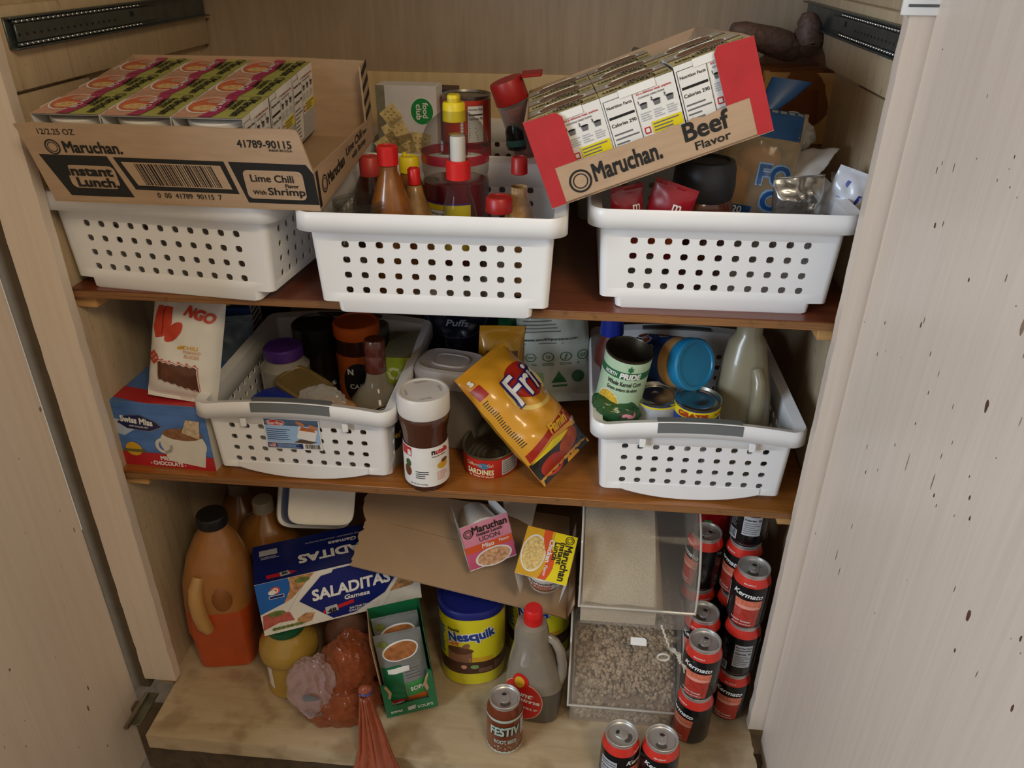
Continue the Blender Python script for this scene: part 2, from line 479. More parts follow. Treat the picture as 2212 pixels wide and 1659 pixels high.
sbox('baseboard_front', (-0.68, 0.09, -0.30), (0.62, 0.11, -0.036), GROUND)
# face frame stiles
def stile(name, x0, x1, seed):
    mb = MB(); n = 90; vs = []
    for i in range(n + 1):
        z = 0.004 + 1.55 * i / n
        w = 0.0012 * nz(seed, z * 30, 0) + (0.006 * abs(nz(seed, z * 60, 4)) if z < 0.10 else 0)
        vs += [(x0 + w, 0.132, z), (x1 - w, 0.132, z), (x1 - w, 0.1515, z), (x0 + w, 0.1515, z)]
    fs = [(4 * i + k, 4 * i + (k + 1) % 4, 4 * i + 4 + (k + 1) % 4, 4 * i + 4 + k) for i in range(n) for k in range(4)]
    mb.add(vs, fs + [(3, 2, 1, 0), (4 * n, 4 * n + 1, 4 * n + 2, 4 * n + 3)], W_DOOR)
    return struct(mb.build(name))
stile('trim_4', -0.664, -0.598, 1.0)
stile('trim_5', 0.526, 0.60, 5.0)
sbox('trim_6', (-0.70, 0.14, -0.03), (-0.664, 0.16, 1.40), mat('gap_shade_board', '#5d4f3c', 0.9, var=0.1))  # dark colour puts the shade of the door gap into this board
# the two doors, swung wide open
def door(name, x0, x1, y0, y1, z0, z1, marks, face, seed):
    mb = MB(); mb.box(((x0 + x1) / 2, (y0 + y1) / 2, (z0 + z1) / 2), (x1 - x0, y1 - y0, z1 - z0), W_DOOR, 0.0015, 1)
    dirt = mat('door_dirt', '#5b3a28', 0.8, var=0.3); scr = mat('door_scratch', '#8b735a', 0.7, var=0.2)
    s = 1 if face == x1 else -1
    fm = (lambda a, b, h=0.0: (face + s * h, a, b))
    rnd = random.Random(seed)
    for (px, py, ru, rv, kind) in marks:
        p = AX(px, py, face)
        if not (y0 + .004 < p.y < y1 - .004): continue
        ru *= .75; rv *= .75; pts = [(p.y + ru * (0.75 + .4 * rnd.random()) * math.cos(2 * PI * i / 9), p.z + rv * (0.75 + .4 * rnd.random()) * math.sin(2 * PI * i / 9)) for i in range(9)]
        mb.poly(fm, pts, dirt if kind == 0 else scr, 1)
    return struct(mb.build(name))
MR = [(2020, 487, .003, .005, 0), (1912, 697, .0015, .003, 0), (1990, 701, .002, .005, 0), (2132, 877, .004, .009, 0), (2092, 1330, .004, .012, 0), (2093, 605, .002, .003, 0),
      (2063, 1405, .002, .004, 0), (2095, 1120, .002, .004, 0), (2006, 848, .0012, .004, 0), (1807, 1200, .0012, .014, 0), (1813, 1235, .001, .010, 0), (2015, 1040, .0012, .016, 1), (1870, 1020, .0015, .004, 0),
      (1978, 915, .0015, .003, 0), (2018, 1070, .002, .004, 0), (2095, 1075, .0018, .004, 0), (2210, 705, .004, .014, 1), (1960, 1000, .001, .018, 1), (1762, 1152, .001, .004, 0), (2187, 1530, .002, .006, 0), (2205, 1380, .002, .005, 0)]
for k in range(45):
    r = random.Random(100 + k)
    MR.append((1840 + 380 * r.random(), 60 + 1550 * r.random(), .0006 + .0007 * r.random(), .001 + .006 * r.random() ** 2, 1 if r.random() < .6 else 0))
door('door_1', 0.553, 0.573, -0.46, 0.127, -0.186, 1.42, MR, 0.553, 3)
ML = [(87, 884, .004, .007, 1), (190, 1486, .002, .008, 0), (190, 1530, .003, .010, 1), (184, 1067, .002, .003, 0), (160, 1145, .002, .007, 1), (302, 1564, .004, .007, 0), (21, 1447, .003, .004, 1), (232, 1611, .002, .004, 1)]
for k in range(24):
    r = random.Random(300 + k)
    ML.append((300 * r.random(), 500 + 1150 * r.random(), .0008 + .0008 * r.random(), .001 + .004 * r.random() ** 2, 1))
door('door_2', -0.702, -0.682, -0.50, 0.118, -0.186, 1.42, ML, -0.682, 8)

# the two plank shelves and their cleats
def shelf(name, z, m, label):
    t = thing(name, label, 'shelf', (-0.02, 0.46, z - 0.013))
    mb = MB(); mb.box((0, 0, 0.0065), (1.18, 0.60, 0.013), m, 0.0008, 1); mb.build('board', t)
    e = MB(); e.box((0, -0.3012, 0.0061), (1.178, 0.0022, 0.0118), W_EDGE, 0.0006, 1)
    e.build('front_edge', t)
    return t
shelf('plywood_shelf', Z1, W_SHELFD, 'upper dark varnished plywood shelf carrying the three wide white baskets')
shelf('plywood_shelf', Z2, W_SHELF, 'lower orange-brown plywood shelf under the two grey-handled baskets')
for x0, x1, z, lab in ((-0.611, -0.578, Z1, 'short raw pine cleat under the upper shelf beside the cocoa box end'), (0.512, 0.572, Z1, 'raw pine cleat under the upper shelf above the cloudy juice jug'),
                       (-0.611, -0.570, Z2, 'raw pine cleat under the lower shelf above the orange juice jug'), (0.512, 0.572, Z2, 'raw pine cleat under the lower shelf above the stacked black cans')):
    mb = MB(); mb.box((0, 0, 0.010), (x1 - x0, 0.30, 0.0205), W_RAW, 0.0015, 1)
    o = mb.build('shelf_cleat'); o.location = ((x0 + x1) / 2, 0.32, z - 0.0338); tag(o, lab, 'cleat', 'cleats under the shelves')

# drawer slides on wooden runners
def slide(x, side, label):
    t = thing('drawer_slide', label, 'drawer slide', (x, 0.47, 1.192))
    s = side
    mb = MB(); mb.box((s * .0015, 0, 0), (0.003, 0.60, 0.040), ZINC, .0008, 1)
    mb.box((s * .007, 0, .0188), (0.012, 0.60, 0.0025), ZINC, .0008, 1); mb.box((s * .007, 0, -.0188), (0.012, 0.60, 0.0025), ZINC, .0008, 1)
    mb.build('outer_rail', t)
    mb = MB(); mb.box((s * .0085, -.10, 0), (0.003, 0.38, 0.022), ZINC, .0008, 1)
    hole = mat('slide_hole', '#15181a', .8)
    for k in range(16): mb.box((s * .0102, -.285 + .016 * k, -.002), (.0008, .004, .003), hole)
    mb.box((s * .0102, 0.01, .003), (.001, .010, .008), hole, .0004, 1)
    mb.build('inner_rail', t)
    mb = MB(); steel = mat('ball_steel', '#e4e6e6', .12, 1.0, var=0)
    for zz in (.0142, -.0142):
        mb.box((s * .0075, -.12, zz), (.002, .34, .004), ZINC)
        for k in range(28):
            bm = bmesh.new(); bmesh.ops.create_icosphere(bm, subdivisions=2, radius=.0024)
            mb.addbm(bm, steel, Matrix.Translation((s * .0095, -.285 + .0118 * k, zz)))
    mb.build('ball_retainer', t)
    return t
slide(-0.605, 1, 'zinc ball-bearing drawer slide on the wall above the lime chili noodle tray')
slide(0.565, -1, 'zinc ball-bearing drawer slide on the wall above the bread bag')
sbox('trim_7', (-0.62, 0.153, 1.120), (-0.605, 0.775, 1.225), W_SIDE, 0.002)
sbox('trim_8', (0.565, 0.153, 1.120), (0.58, 0.775, 1.225), W_SIDE, 0.002)
# slide end bracket at the top of the right stile
b0 = AY(2035, 18, 0.125)
t = thing('slide_bracket', 'pale slide end bracket with a dark latch at the top of the stile', 'bracket', (b0.x, 0.128, b0.z))
mb = MB(); mb.box((-.012, 0, .012), (.062, .006, .040), PAPER, .002); mb.box((-.014, -.0035, .016), (.014, .002, .014), DKP, .001); mb.box((-.012, -.0036, .0025), (.05, .002, .003), ZINC, .0005, 1)
mb.build('plate', t)
mb = MB(); mb.prism([(.012, -.012), (.032, -.012), (.036, .03), (.022, .034), (.016, .01)], -.006, mat('latch', '#4b5450', .5)); mb.build('latch', t)
# hinge remains at the foot of the left stile
t = thing('door_hinge', 'rusty hinge with a bright pin at the foot of the cupboard stile', 'hinge', (-0.632, 0.075, 0.0))
mb = MB(); mb.box((-.01, .0, -.012), (.028, .075, .004), mat('hinge_leaf', '#6b6a58', .6, .6, var=.3), .001, 1)
mb.build('leaf', t)
mb = MB(); mb.tube([(-.016, -.05, -.006), (-.016, .03, -.006)], .005, mat('hinge_pin', '#8f8a78', .35, .9, var=.3), 10); mb.build('pin', t)
# ------------------------------------------------------------------ baskets
def basket(label, loc, rz, handles, group, long_front=True, sticker=False):
    """a slotted white basket 0.37 x 0.335 x 0.15; long side along local x"""
    t = thing('storage_basket', label, 'basket', loc, (0, 0, rz), group)
    A, B, H, rc = 0.168, 0.1510, 0.146, 0.010           # half sizes at the top of the wall
    rows = [0.036 + 0.0225 * i for i in range(4)]; hs = 0.0049
    zs = [0.017]
    for z in rows: zs += [z - hs, z + hs]
    zs += [0.132, H]
    hole_row = {1: 1, 3: 1, 5: 1, 7: 1}
    taper = 0.007
    def half(z): k = (z / H); return A - taper * (1 - k), B - taper * .8 * (1 - k)
    nl, ns, pl, ps = 11, 10, 0.0238, 0.0246
    cols = []                                            # (kind, value, side)
    def side(n, p, i):
        c = [('e', -1)]
        for k in range(n):
            u = (k - (n - 1) / 2) * p; c += [('u', u - hs * 1.05), ('u', u + hs * 1.05)]
        return c + [('e', 1)]
    path = []
    for sd, (n, p) in enumerate(((nl, pl), (ns, ps), (nl, pl), (ns, ps))):
        for c in side(n, p, sd): path.append((sd, c))
        for k in range(1, 7): path.append((sd, ('c', k / 7)))
    def pt(item, z, off=0.0):
        sd, (kd, val) = item; a, b = half(z); a += off; b += off
        L, D = (a, b) if sd % 2 == 0 else (b, a); r = rc + off
        if kd == 'e': x, y = val * (L - r), -D
        elif kd == 'u': x, y = val, -D
        else:
            an = -PI / 2 + val * PI / 2; x, y = L - r + r * math.cos(an), -D + r + r * math.sin(an)
        for _ in range(sd): x, y = -y, x
        return x, y
    def arch(item):                                       # the handle sides rise a little in the middle
        sd, (kd, val) = item
        if not handles or sd % 2 == 0 or kd == 'c': return 0.0
        u = val if kd == 'u' else val * (B - rc)
        return 0.010 * max(0, 1 - (u / 0.14) ** 2)
    mb = MB(); N = len(path); vs = []; fs = []; flat = set()
    for z in zs:
        for it in path:
            x, y = pt(it, z); vs.append((x, y, z + (arch(it) if z > .14 else 0)))
    for j in range(len(zs) - 1):
        for i in range(N):
            i2 = (i + 1) % N; k = i
            sd, (kd, _) = path[i]; base = [q for q, (s_, c_) in enumerate(path) if s_ == sd and c_[0] == 'u']
            is_hole = kd == 'u' and path[i2][1][0] == 'u' and (i - base[0]) % 2 == 0 and j in hole_row
            q = (j * N + i, j * N + i2, (j + 1) * N + i2, (j + 1) * N + i)
            if 0 < j < 8 and kd != 'c' and path[i2][1][0] != 'c': flat.add(len(fs))
            if not is_hole: fs.append(q); continue
            P = [Vector(vs[w]) for w in q]; f = 0.24
            for w in range(4):
                o = len(vs); vs.append(tuple(P[w].lerp(P[(w + 1) % 4], f))); vs.append(tuple(P[w].lerp(P[(w - 1) % 4], f)))
                flat.add(len(fs)); fs.append((q[w], o, o + 1))
    # rim: out, down
    o0 = (len(zs) - 1) * N
    ring = [len(vs)]
    for off, dz in ((0.0125, 0.004), (0.0135, 0.002), (0.0145, -0.020)):
        s0 = len(vs)
        for it in path:
            x, y = pt(it, H, off); vs.append((x, y, H + dz + arch(it)))
        for i in range(N):
            i2 = (i + 1) % N; fs.append((o0 + i, o0 + i2, s0 + i2, s0 + i))
        o0 = s0
    # bottom shoulder, foot and base
    prev = 0
    a, b = half(0.017)
    for fa, fb, z in (((a - .022) / a, .999, 0.0165), ((a - .0235) / a, .996, 0.002), ((a - .026) / a, .985, 0.0)):
        s0 = len(vs)
        for it in path:
            x, y = pt(it, 0.017); vs.append((x * fa, y * fb, z))
        for i in range(N):
            i2 = (i + 1) % N; fs.append((prev + i2, prev + i, s0 + i, s0 + i2))
        prev = s0
    fs.append(tuple(range(prev + N - 1, prev - 1, -1)))
    mb.add(vs, fs, WHITE)
    if handles:                                           # rounded apron on both handle sides, small locating tabs under the rim
        for s in (-1, 1):
            n = 20; pts = [(-.112, .030)] + [(.112 * (2 * k / n - 1), .004 + .016 * (abs(2 * k / n - 1)) ** 2.2) for k in range(n + 1)] + [(.112, .030)]
            T = Matrix.Rotation(PI / 2 * (1 if s > 0 else -1), 4, 'Z') @ Matrix.Translation((0, -half(.02)[0] - .0024, 0))
            mb.prism(pts, .003, WHITE, T)
            for u in (-.085, .085):
                mb.box((0, 0, 0), (.010, .003, .016), WHITE, .001, 1, T @ Matrix.Translation((u, -.0125, .118)))
    body = mb.build('body', t, solid=0.0026); body.data.polygons.foreach_set('use_smooth', [i not in flat for i in range(len(body.data.polygons))])
    if handles:
        for s in (-1, 1):
            mb = MB(); n = 12
            for q in range(1):
                P = []
                for k in range(n + 1):
                    u = -.065 + .13 * k / n; ar = 0.010 * max(0, 1 - (u / 0.14) ** 2); x = A + .0155
                    P.append([(s * (x - .019), u, H + .0052 + ar), (s * (x + .0012), u, H + .0052 + ar), (s * (x + .0020), u, H - .011 + ar), (s * (x - .001), u, H - .013 + ar), (s * (x - .001), u, H + .002 + ar), (s * (x - .019), u, H + .002 + ar)])
                vv = [p for row in P for p in row]
                ff = [(6 * k + w, 6 * k + (w + 1) % 6, 6 * k + 6 + (w + 1) % 6, 6 * k + 6 + w) for k in range(n) for w in range(6)]
                ff += [tuple(range(6)), tuple(range(6 * n, 6 * n + 6))]
            mb.add(vv, ff, GREYH); mb.build('handle_grip', t)
    if sticker:
        fx = -half(.08)[0] - .003
        k = (half(.13)[0] - half(.03)[0]) / .10
        st = MB(); o = Vector((-half(.06)[0] - .0012, 0.056, 0.062))
        fm = plane(o, (0, -1, 0), (-k, 0, 1)); navy = mat('sticker_navy', '#1d2f6a', .4); sky = mat('sticker_sky', '#9fc0e6', .4)
        bx = lambda *a: st.rect(fm, *a)
        bx(0, 0, .095, .062, PAPER, 1); bx(.002, .013, .093, .060, sky, 2); bx(.002, .048, .093, .060, navy, 2); bx(.002, .002, .062, .012, navy, 2)
        st.ell(fm, .021, .053, .016, .006, PAPER, 3); st.ell(fm, .021, .053, .0152, .0052, RED, 4); st.text(fm, 'Sterilite', .021, .053, PAPER, w=.026, lay=5)
        bx(.004, .004, .016, .011, mat('flag_red', '#c8484a', .5), 3); bx(.004, .008, .010, .011, navy, 4)
        for i in range(3): bx(.004, .0047 + .0022 * i, .016, .0056 + .0022 * i, PAPER, 4)
        st.lines(fm, .018, .003, .058, .011, 4, sky, 3); st.lines(fm, .004, .018, .045, .042, 6, navy, 3, .3, .3, 3)
        st.poly(fm, [(.054, .024), (.084, .018), (.090, .040), (.060, .047)], PAPER, 3); st.poly(fm, [(.060, .040), (.087, .037), (.084, .044), (.064, .047)], mat('sticker_rust', '#b5622f', .5), 4)
        st.poly(fm, [(.048, .015), (.075, .013), (.088, .017), (.060, .022)], mat('sticker_brown', '#5d4630', .5), 3)
        for (u, v) in ((.063, .053), (.084, .047)): st.ell(fm, u, v, .008, .004, mat('skin_print', '#b97a58', .5), 5, rot=-.5)
        st.bars(fm, .066, .003, .092, .012, INK, 3)
        st.build('paper_sticker', t)
    return t

# ------------------------------------------------------------------ drink cans
CAN_R, CAN_H = 0.033, 0.122
def can_profile(): return [(.0, .003), (.018, .003), (.0225, .0), (.0255, .0), (.031, .009), (.033, .014), (.033, .094), (.0315, .102), (.0272, .1145), (.0268, .1165)]
def can_lid(t, m=None):
    mb = MB(); m = m or ALU
    mb.lathe([(.0268, .1160), (.0278, .1185), (.0277, .1215), (.0268, .122), (.0258, .1215), (.0252, .1165), (.0235, .1150), (.0225, .1165), (.0, .1165)], m, 40)
    lid = mb.build('lid', t)
    mb = MB(); fm = plane((0, 0, .1168), (1, 0, 0), (0, 1, 0))
    P = []
    mb.loft([(.1168, 0, .001, .0085, .0125, 2.6), (.1180, 0, .001, .0082, .0122, 2.6), (.1184, 0, .001, .0070, .0110, 2.6)], m, 24)
    mb.lathe([(.0, .1190), (.0028, .1188), (.003, .1182)], m, 14, Matrix.Translation((0, .001, 0)))
    mb.ell(fm, 0, -.013, .0095, .0060, mat('can_score', '#8b8986', .35, .9), 1)
    mb.ell(fm, 0, .0075, .0045, .0030, mat('tab_hole', '#55534f', .4, .8), 6)
    mb.build('pull_tab', lid)
BLKCAN = mat('black_can', '#131317', .28, .3, var=.1, coat=.3)
REDCAN = mat('red_can_band', '#d8372a', .3, .2, var=.06, coat=.3)
TOMATO = mat('tomato_print', '#b2382c', .35, var=.18, scale=120, coat=.3)
TOMATO2 = mat('tomato_foam_print', '#d9765a', .35, var=.3, scale=260, coat=.3)
def tomato_can():
    t = thing('drink_can', 'can', 'can')
    mb = MB(); pr = can_profile()
    mb.lathe(pr[:7] + [(.0322, .0985)], BLKCAN, 48); mb.lathe([(.0322, .0985), (.0315, .102), (.0272, .1145)], REDCAN, 48); mb.lathe(pr[8:], ALU, 48)
    fm = wrap(CAN_R)
    fn = wrap(lambda z: .033 - .0015 * max(0, min(1, (z - .094) / .008)) - max(0, z - .102) * .34)
    mb.text(fn, 'MIX WITH IT', 0, .1045, PAPER, w=.020, lay=3)
    mb.poly(fm, [(-.019, .012), (.021, .012), (.027, .071), (-.021, .071)], TOMATO, 1, .006)
    mb.poly(fm, [(-.0195, .055), (.0255, .055), (.027, .071), (-.021, .071)], TOMATO2, 2, .006)
    mb.ell(fm, .003, .055, .022, .0035, mat('glass_rim_print', '#e7a08d', .4), 3, .006)
    mb.text(fm, 'Kermato', 0, .083, PAPER, w=.052, lay=3, bold=.03, shear=.25, rot=-.10)
    mb.text(fm, 'Tomato Cocktail', -.006, .024, PAPER, w=.034, lay=4, bold=.02, rot=-.05)
    mb.text(fm, 'with other natural flavors', -.004, .017, PAPER, w=.034, lay=4)
    for side in (-1,):
        fr = wrap(CAN_R, -PI / 2 - 1.75)
        mb.rect(fr, -.016, .030, .016, .084, LGREY, 1, .006)
        mb.text(fr, 'Nutrition Facts', 0, .0785, INK, w=.028, lay=3); mb.rect(fr, -.014, .071, .014, .0725, INK, 2, .006)
        mb.text(fr, 'Calories  50', 0, .064, INK, w=.028, lay=3); mb.lines(fr, -.014, .033, .014, .059, 6, GREYINK, 2, .35, .4, 9, .006)
        fr = wrap(CAN_R, -PI / 2 - 2.75)
        mb.rect(fr, -.010, .014, .008, .034, LGREY, 1, .006); mb.bars(fr, -.009, .017, .007, .033, INK, 2, n=18)
        mb.lines(fr, -.010, .040, .006, .085, 11, GREYINK, 1, .4, .5, 4, .006)
    mb.build('body', t); can_lid(t)
    return t

# ------------------------------------------------------------------ instant noodle cups
LIME = mat('lime_print', '#a8a85c', .4, var=.08); SALMON = mat('salmon_print', '#c99a82', .4, var=.12, scale=120)
CRIM = mat('crimson_print', '#a83862', .4); BOWL = mat('bowl_print', '#d9b27a', .45, var=.3, scale=160); ORNG = mat('orange_print', '#d9572b', .4, var=.05)
SHRIMP = mat('shrimp_print', '#d0704c', .4, var=.2, scale=150); GOLDP = mat('gold_print', '#d8a52a', .4, var=.08); PINKP = mat('pink_print', '#d98aa0', .4, var=.08)
OLIVE = mat('olive_print', '#b3aa94', .45, var=.12)
NOOD = mat('noodle_print', '#dcbf7c', .45, var=.3, scale=240)
def lid_print(mb, fm, kind, s=.0465):
    """printed top of the sleeve; +u is the side the brand runs along"""
    if kind == 'lime':
        mb.rect(fm, -s, -s, s, s, SALMON, 1); mb.rect(fm, .002, -s, s, s, LIME, 2)
        mb.ell(fm, -.020, .004, .026, .034, PAPER, 2); mb.ell(fm, -.020, .004, .0235, .031, SHRIMP, 3); mb.ell(fm, -.018, -.010, .016, .012, BOWL, 4)
        mb.ell(fm, -.014, .020, .013, .010, SALMON, 4)
        band = [(-.012, -s), (.006, -s)] + [(.006 + .006 * math.sin(k / 8 * PI), -s + 2 * s * k / 8) for k in range(1, 9)] + [(-.010 + .006 * math.sin(k / 8 * PI), -s + 2 * s * k / 8) for k in range(8, 0, -1)]
        mb.poly(fm, band, CRIM, 5); mb.text(fm, 'Lime Chili', -.001, 0, PAPER, w=.05, lay=6, rot=-PI / 2)
        mb.ring(fm, .034, .035, .0058, .0072, INK, 6); mb.ring(fm, .034, .035, .0032, .0042, INK, 6)
        mb.text(fm, 'Maruchan', .034, -.007, INK, w=.068, h=.014, lay=6, rot=-PI / 2, bold=.03)
        mb.text(fm, 'Instant', .021, .006, INK, w=.040, h=.009, lay=6, rot=-PI / 2, bold=.03); mb.text(fm, 'Lunch', .0115, .008, INK, w=.030, h=.009, lay=6, rot=-PI / 2, bold=.03)
    elif kind == 'beef':
        mb.rect(fm, -s, -s, s, s, OLIVE, 1); mb.rect(fm, .004, -s, s, s, mat('beef_gold', '#c6b57c', .4, var=.1), 2)
        mb.ell(fm, -.020, .0, .026, .034, PAPER, 2); mb.ell(fm, -.020, .0, .0235, .031, mat('beef_bowl', '#7d5a3c', .45, var=.4, scale=150), 3)
        mb.rect(fm, -.006, -s, .002, s, mat('beef_band', '#9a7f72', .4), 4)
        mb.ring(fm, .034, .036, .0058, .0072, INK, 6); mb.ring(fm, .034, .036, .0032, .0042, INK, 6)
        mb.text(fm, 'Maruchan', .034, -.007, INK, w=.068, h=.014, lay=6, rot=-PI / 2, bold=.03)
        mb.text(fm, 'Instant', .021, .006, INK, w=.040, h=.009, lay=6, rot=-PI / 2, bold=.03); mb.text(fm, 'Lunch', .0115, .008, INK, w=.030, h=.009, lay=6, rot=-PI / 2, bold=.03)
    elif kind == 'chicken':
        mb.rect(fm, -s, -s, s, s, GOLDP, 1); mb.rect(fm, .006, -s, s, s, YEL, 2)
        mb.ell(fm, -.024, -.002, .022, .036, PAPER, 2); mb.ell(fm, -.024, -.002, .020, .033, NOOD, 3)
        band = [(-.006 + .008 * math.sin(k / 8 * PI * 1.6), -s + 2 * s * k / 8) for k in range(9)]
        mb.poly(fm, band + [(u + .014, v) for u, v in reversed(band)], ORNG, 4); mb.text(fm, 'Chicken', .004, .008, PAPER, w=.044, h=.009, lay=6, rot=-PI / 2, bold=.04)
        mb.text(fm, 'Flavor', .004, -.030, PAPER, w=.020, lay=6, rot=-PI / 2)
        mb.ring(fm, .034, .036, .0066, .0080, INK, 6); mb.ring(fm, .034, .036, .0036, .0046, INK, 6)
        mb.text(fm, 'Maruchan', .035, -.008, INK, w=.068, h=.014, lay=6, rot=-PI / 2, bold=.03)
        mb.text(fm, 'Instant', .024, .008, INK, w=.042, h=.010, lay=6, rot=-PI / 2, bold=.03); mb.text(fm, 'Lunch', .0145, .010, INK, w=.034, h=.010, lay=6, rot=-PI / 2, bold=.03)
    elif kind == 'udon':
        mb.rect(fm, -s, -s, s, s, PINKP, 1); mb.rect(fm, -s, -s, s, -.010, mat('udon_pink', '#c9587a', .4, var=.15), 2)
        mb.ell(fm, .004, -.032, .036, .020, PAPER, 3); mb.ell(fm, .004, -.032, .032, .017, mat('udon_bowl', '#cf9f78', .45, var=.45, scale=160), 4)
        mb.rect(fm, -s, -.048, s, -s, PAPER, 2); mb.rect(fm, -s, -.012, s, .002, ORNG, 5); mb.text(fm, 'Miso', -.002, -.004, PAPER, w=.024, lay=6, bold=.03, shear=.1); mb.text(fm, 'Flavor', .030, -.003, PAPER, w=.020, lay=6)
        mb.ring(fm, -.034, .029, .0075, .0092, INK, 6); mb.ring(fm, -.034, .029, .004, .0052, INK, 6)
        mb.text(fm, 'Maruchan', .008, .034, INK, w=.068, h=.015, lay=6, bold=.03); mb.text(fm, 'Instant Lunch', .006, .0225, INK, w=.050, h=.007, lay=6, bold=.03); mb.text(fm, 'UDON', .004, .0115, INK, w=.040, h=.0095, lay=6, bold=.0)
def side_print(mb, fm, w, h, cal):
    """long side of the sleeve: cooking steps and the nutrition panel; u from 0 to w, v from 0 to h"""
    mb.rect(fm, 0, 0, w, h * .36, LGREY, 1)
    nutrition(mb, fm, .002, .004, w * .40, h * .90, cal, 2, paper=PAPER)
    x = w * .46
    mb.text(fm, 'Hot and fast', x + w * .12, h * .93, RED, w=w * .22, lay=2); mb.text(fm, 'It\'s a delicious meal, anytime.', x + w * .25, h * .885, RED, w=w * .48, lay=2)
    mb.text(fm, 'COOKING DIRECTIONS', x + w * .2, h * .84, GREYINK, w=w * .36, lay=2)
    for i in range(3):
        u = x + w * (.07 + .18 * i)
        mb.text(fm, str(i + 1), u - w * .06, h * .79, INK, h=h * .04, lay=2)
        mb.poly(fm, [(u - .0035, h * .70), (u + .0035, h * .70), (u + .0045, h * .75), (u - .0045, h * .75)], GREYINK, 2); mb.ell(fm, u, h * .76, .005, .0014, INK, 2)
        mb.lines(fm, u - w * .07, h * .55, u + w * .08, h * .66, 4, LGREY, 2, .5, .4, 7 + i)
    mb.rect(fm, x, h * .40, x + w * .08, h * .48, RED, 3); mb.rect(fm, x + w * .015, h * .415, x + w * .065, h * .465, PAPER, 4)
    mb.rect(fm, x + w * .11, h * .38, w * .985, h * .52, YEL, 3); mb.lines(fm, x + w * .13, h * .39, w * .95, h * .51, 3, GREYINK, 4, .4, .3, 2)
def noodle_cup(kind, label, cal='290'):
    """sleeved noodle cup; the sleeve's printed walls stand on +x and -x"""
    t = thing('noodle_cup', label, 'noodle cup')
    s, H = .0465, .106
    mb = MB(); mb.lathe([(0, .002), (.030, .002), (.031, .0), (.0325, .003), (.042, .088), (.0445, .090), (.0452, .0955), (.0435, .097)], FOAM, 40)
    mb.lathe([(.0435, .097), (.0, .0972)], PAPER, 40)
    if kind == 'chicken':
        fm = wrap(lambda z: .0325 + (.0095) * min(max(z, 0), .09) / .085); brn = mat('cup_brown', '#7d3420', .5)
        mb.text(fm, 'Maruchan', .0, .068, INK, w=.056, lay=3, bold=.03); mb.text(fm, 'Instant', .0, .050, ORNG, w=.044, lay=3, bold=.03); mb.text(fm, 'Lunch', .0, .037, ORNG, w=.036, lay=3, bold=.03)
        mb.rect(fm, -.05, .022, .05, .026, brn, 2, .007); mb.rect(fm, -.05, .016, .05, .019, GOLDP, 2, .007); mb.rect(fm, .026, .03, .045, .055, LGREY, 2, .007)
    mb.build('cup', t)
    mb = MB(); th = .0006
    def plate(o, u, v, w, h):
        fm = plane(o, u, v); mb.add([fm(0, 0), fm(w, 0), fm(w, h), fm(0, h)], [(0, 1, 2, 3)], PAPER); return fm
    top = plate((-s, -s, H), (1, 0, 0), (0, 1, 0), 2 * s, 2 * s)
    inner = plate((s, -s, H - .0012), (-1, 0, 0), (0, 1, 0), 2 * s, 2 * s)
    lid_print(mb, plane((0, 0, H), (1, 0, 0), (0, 1, 0)), kind)
    k = .010
    for sx in (1, -1):
        o = (sx * (s - k), -sx * s, .002); v = (sx * k, 0, H - .002); ln = math.hypot(k, H - .002)
        fm = plate(o, (0, sx, 0), v, 2 * s, ln)
        side_print(mb, fm, 2 * s, ln, cal)
        # tucked tab along the top fold
        f2 = plane((sx * (s + .0008), -sx * s * .5, H - .009), (0, sx, 0), (0, 0, 1)); mb.rect(f2, 0, 0, s, .010, PAPER, 0)
    mb.build('sleeve', t)
    return t
# ================================================================== top shelf
GB = 'slotted white storage baskets'
basket('wide white slotted basket under the lime chili noodle tray', (-0.424, 0.303, Z1), -6.0, False, GB)
basket('wide white slotted basket holding the sauce bottles', (-0.040, 0.268, Z1), 1.0, False, GB)
basket('wide white slotted basket holding the bread bags and silver packet', (0.356, 0.328, Z1), 1.0, False, GB)
basket('rear white slotted basket under the cracker box', (-0.065, 0.610, Z1), 0.0, False, GB)
def rear_bin():
    t = thing('plastic_bin', 'shadowed off-white bin at the back under the big bread bag', 'bin', (0.330, 0.675, Z1))
    mb = MB(); W_ = mat('aged_plastic', '#c9c6bc', .45, var=.04)
    mb.loft([(0, 0, 0, .175, .080, 8), (.12, 0, 0, .185, .088, 8), (.125, 0, 0, .195, .098, 8), (.145, 0, 0, .196, .099, 8), (.145, 0, 0, .180, .084, 8), (.012, 0, 0, .172, .077, 8)], W_, 64); mb.build('body', t)
    mb = MB()
    for u in (-.12, -.09, .09): mb.box((u, -.0885, .104), (.016, .004, .006), INK, .001, 1)
    mb.build('slots', t)
rear_bin()

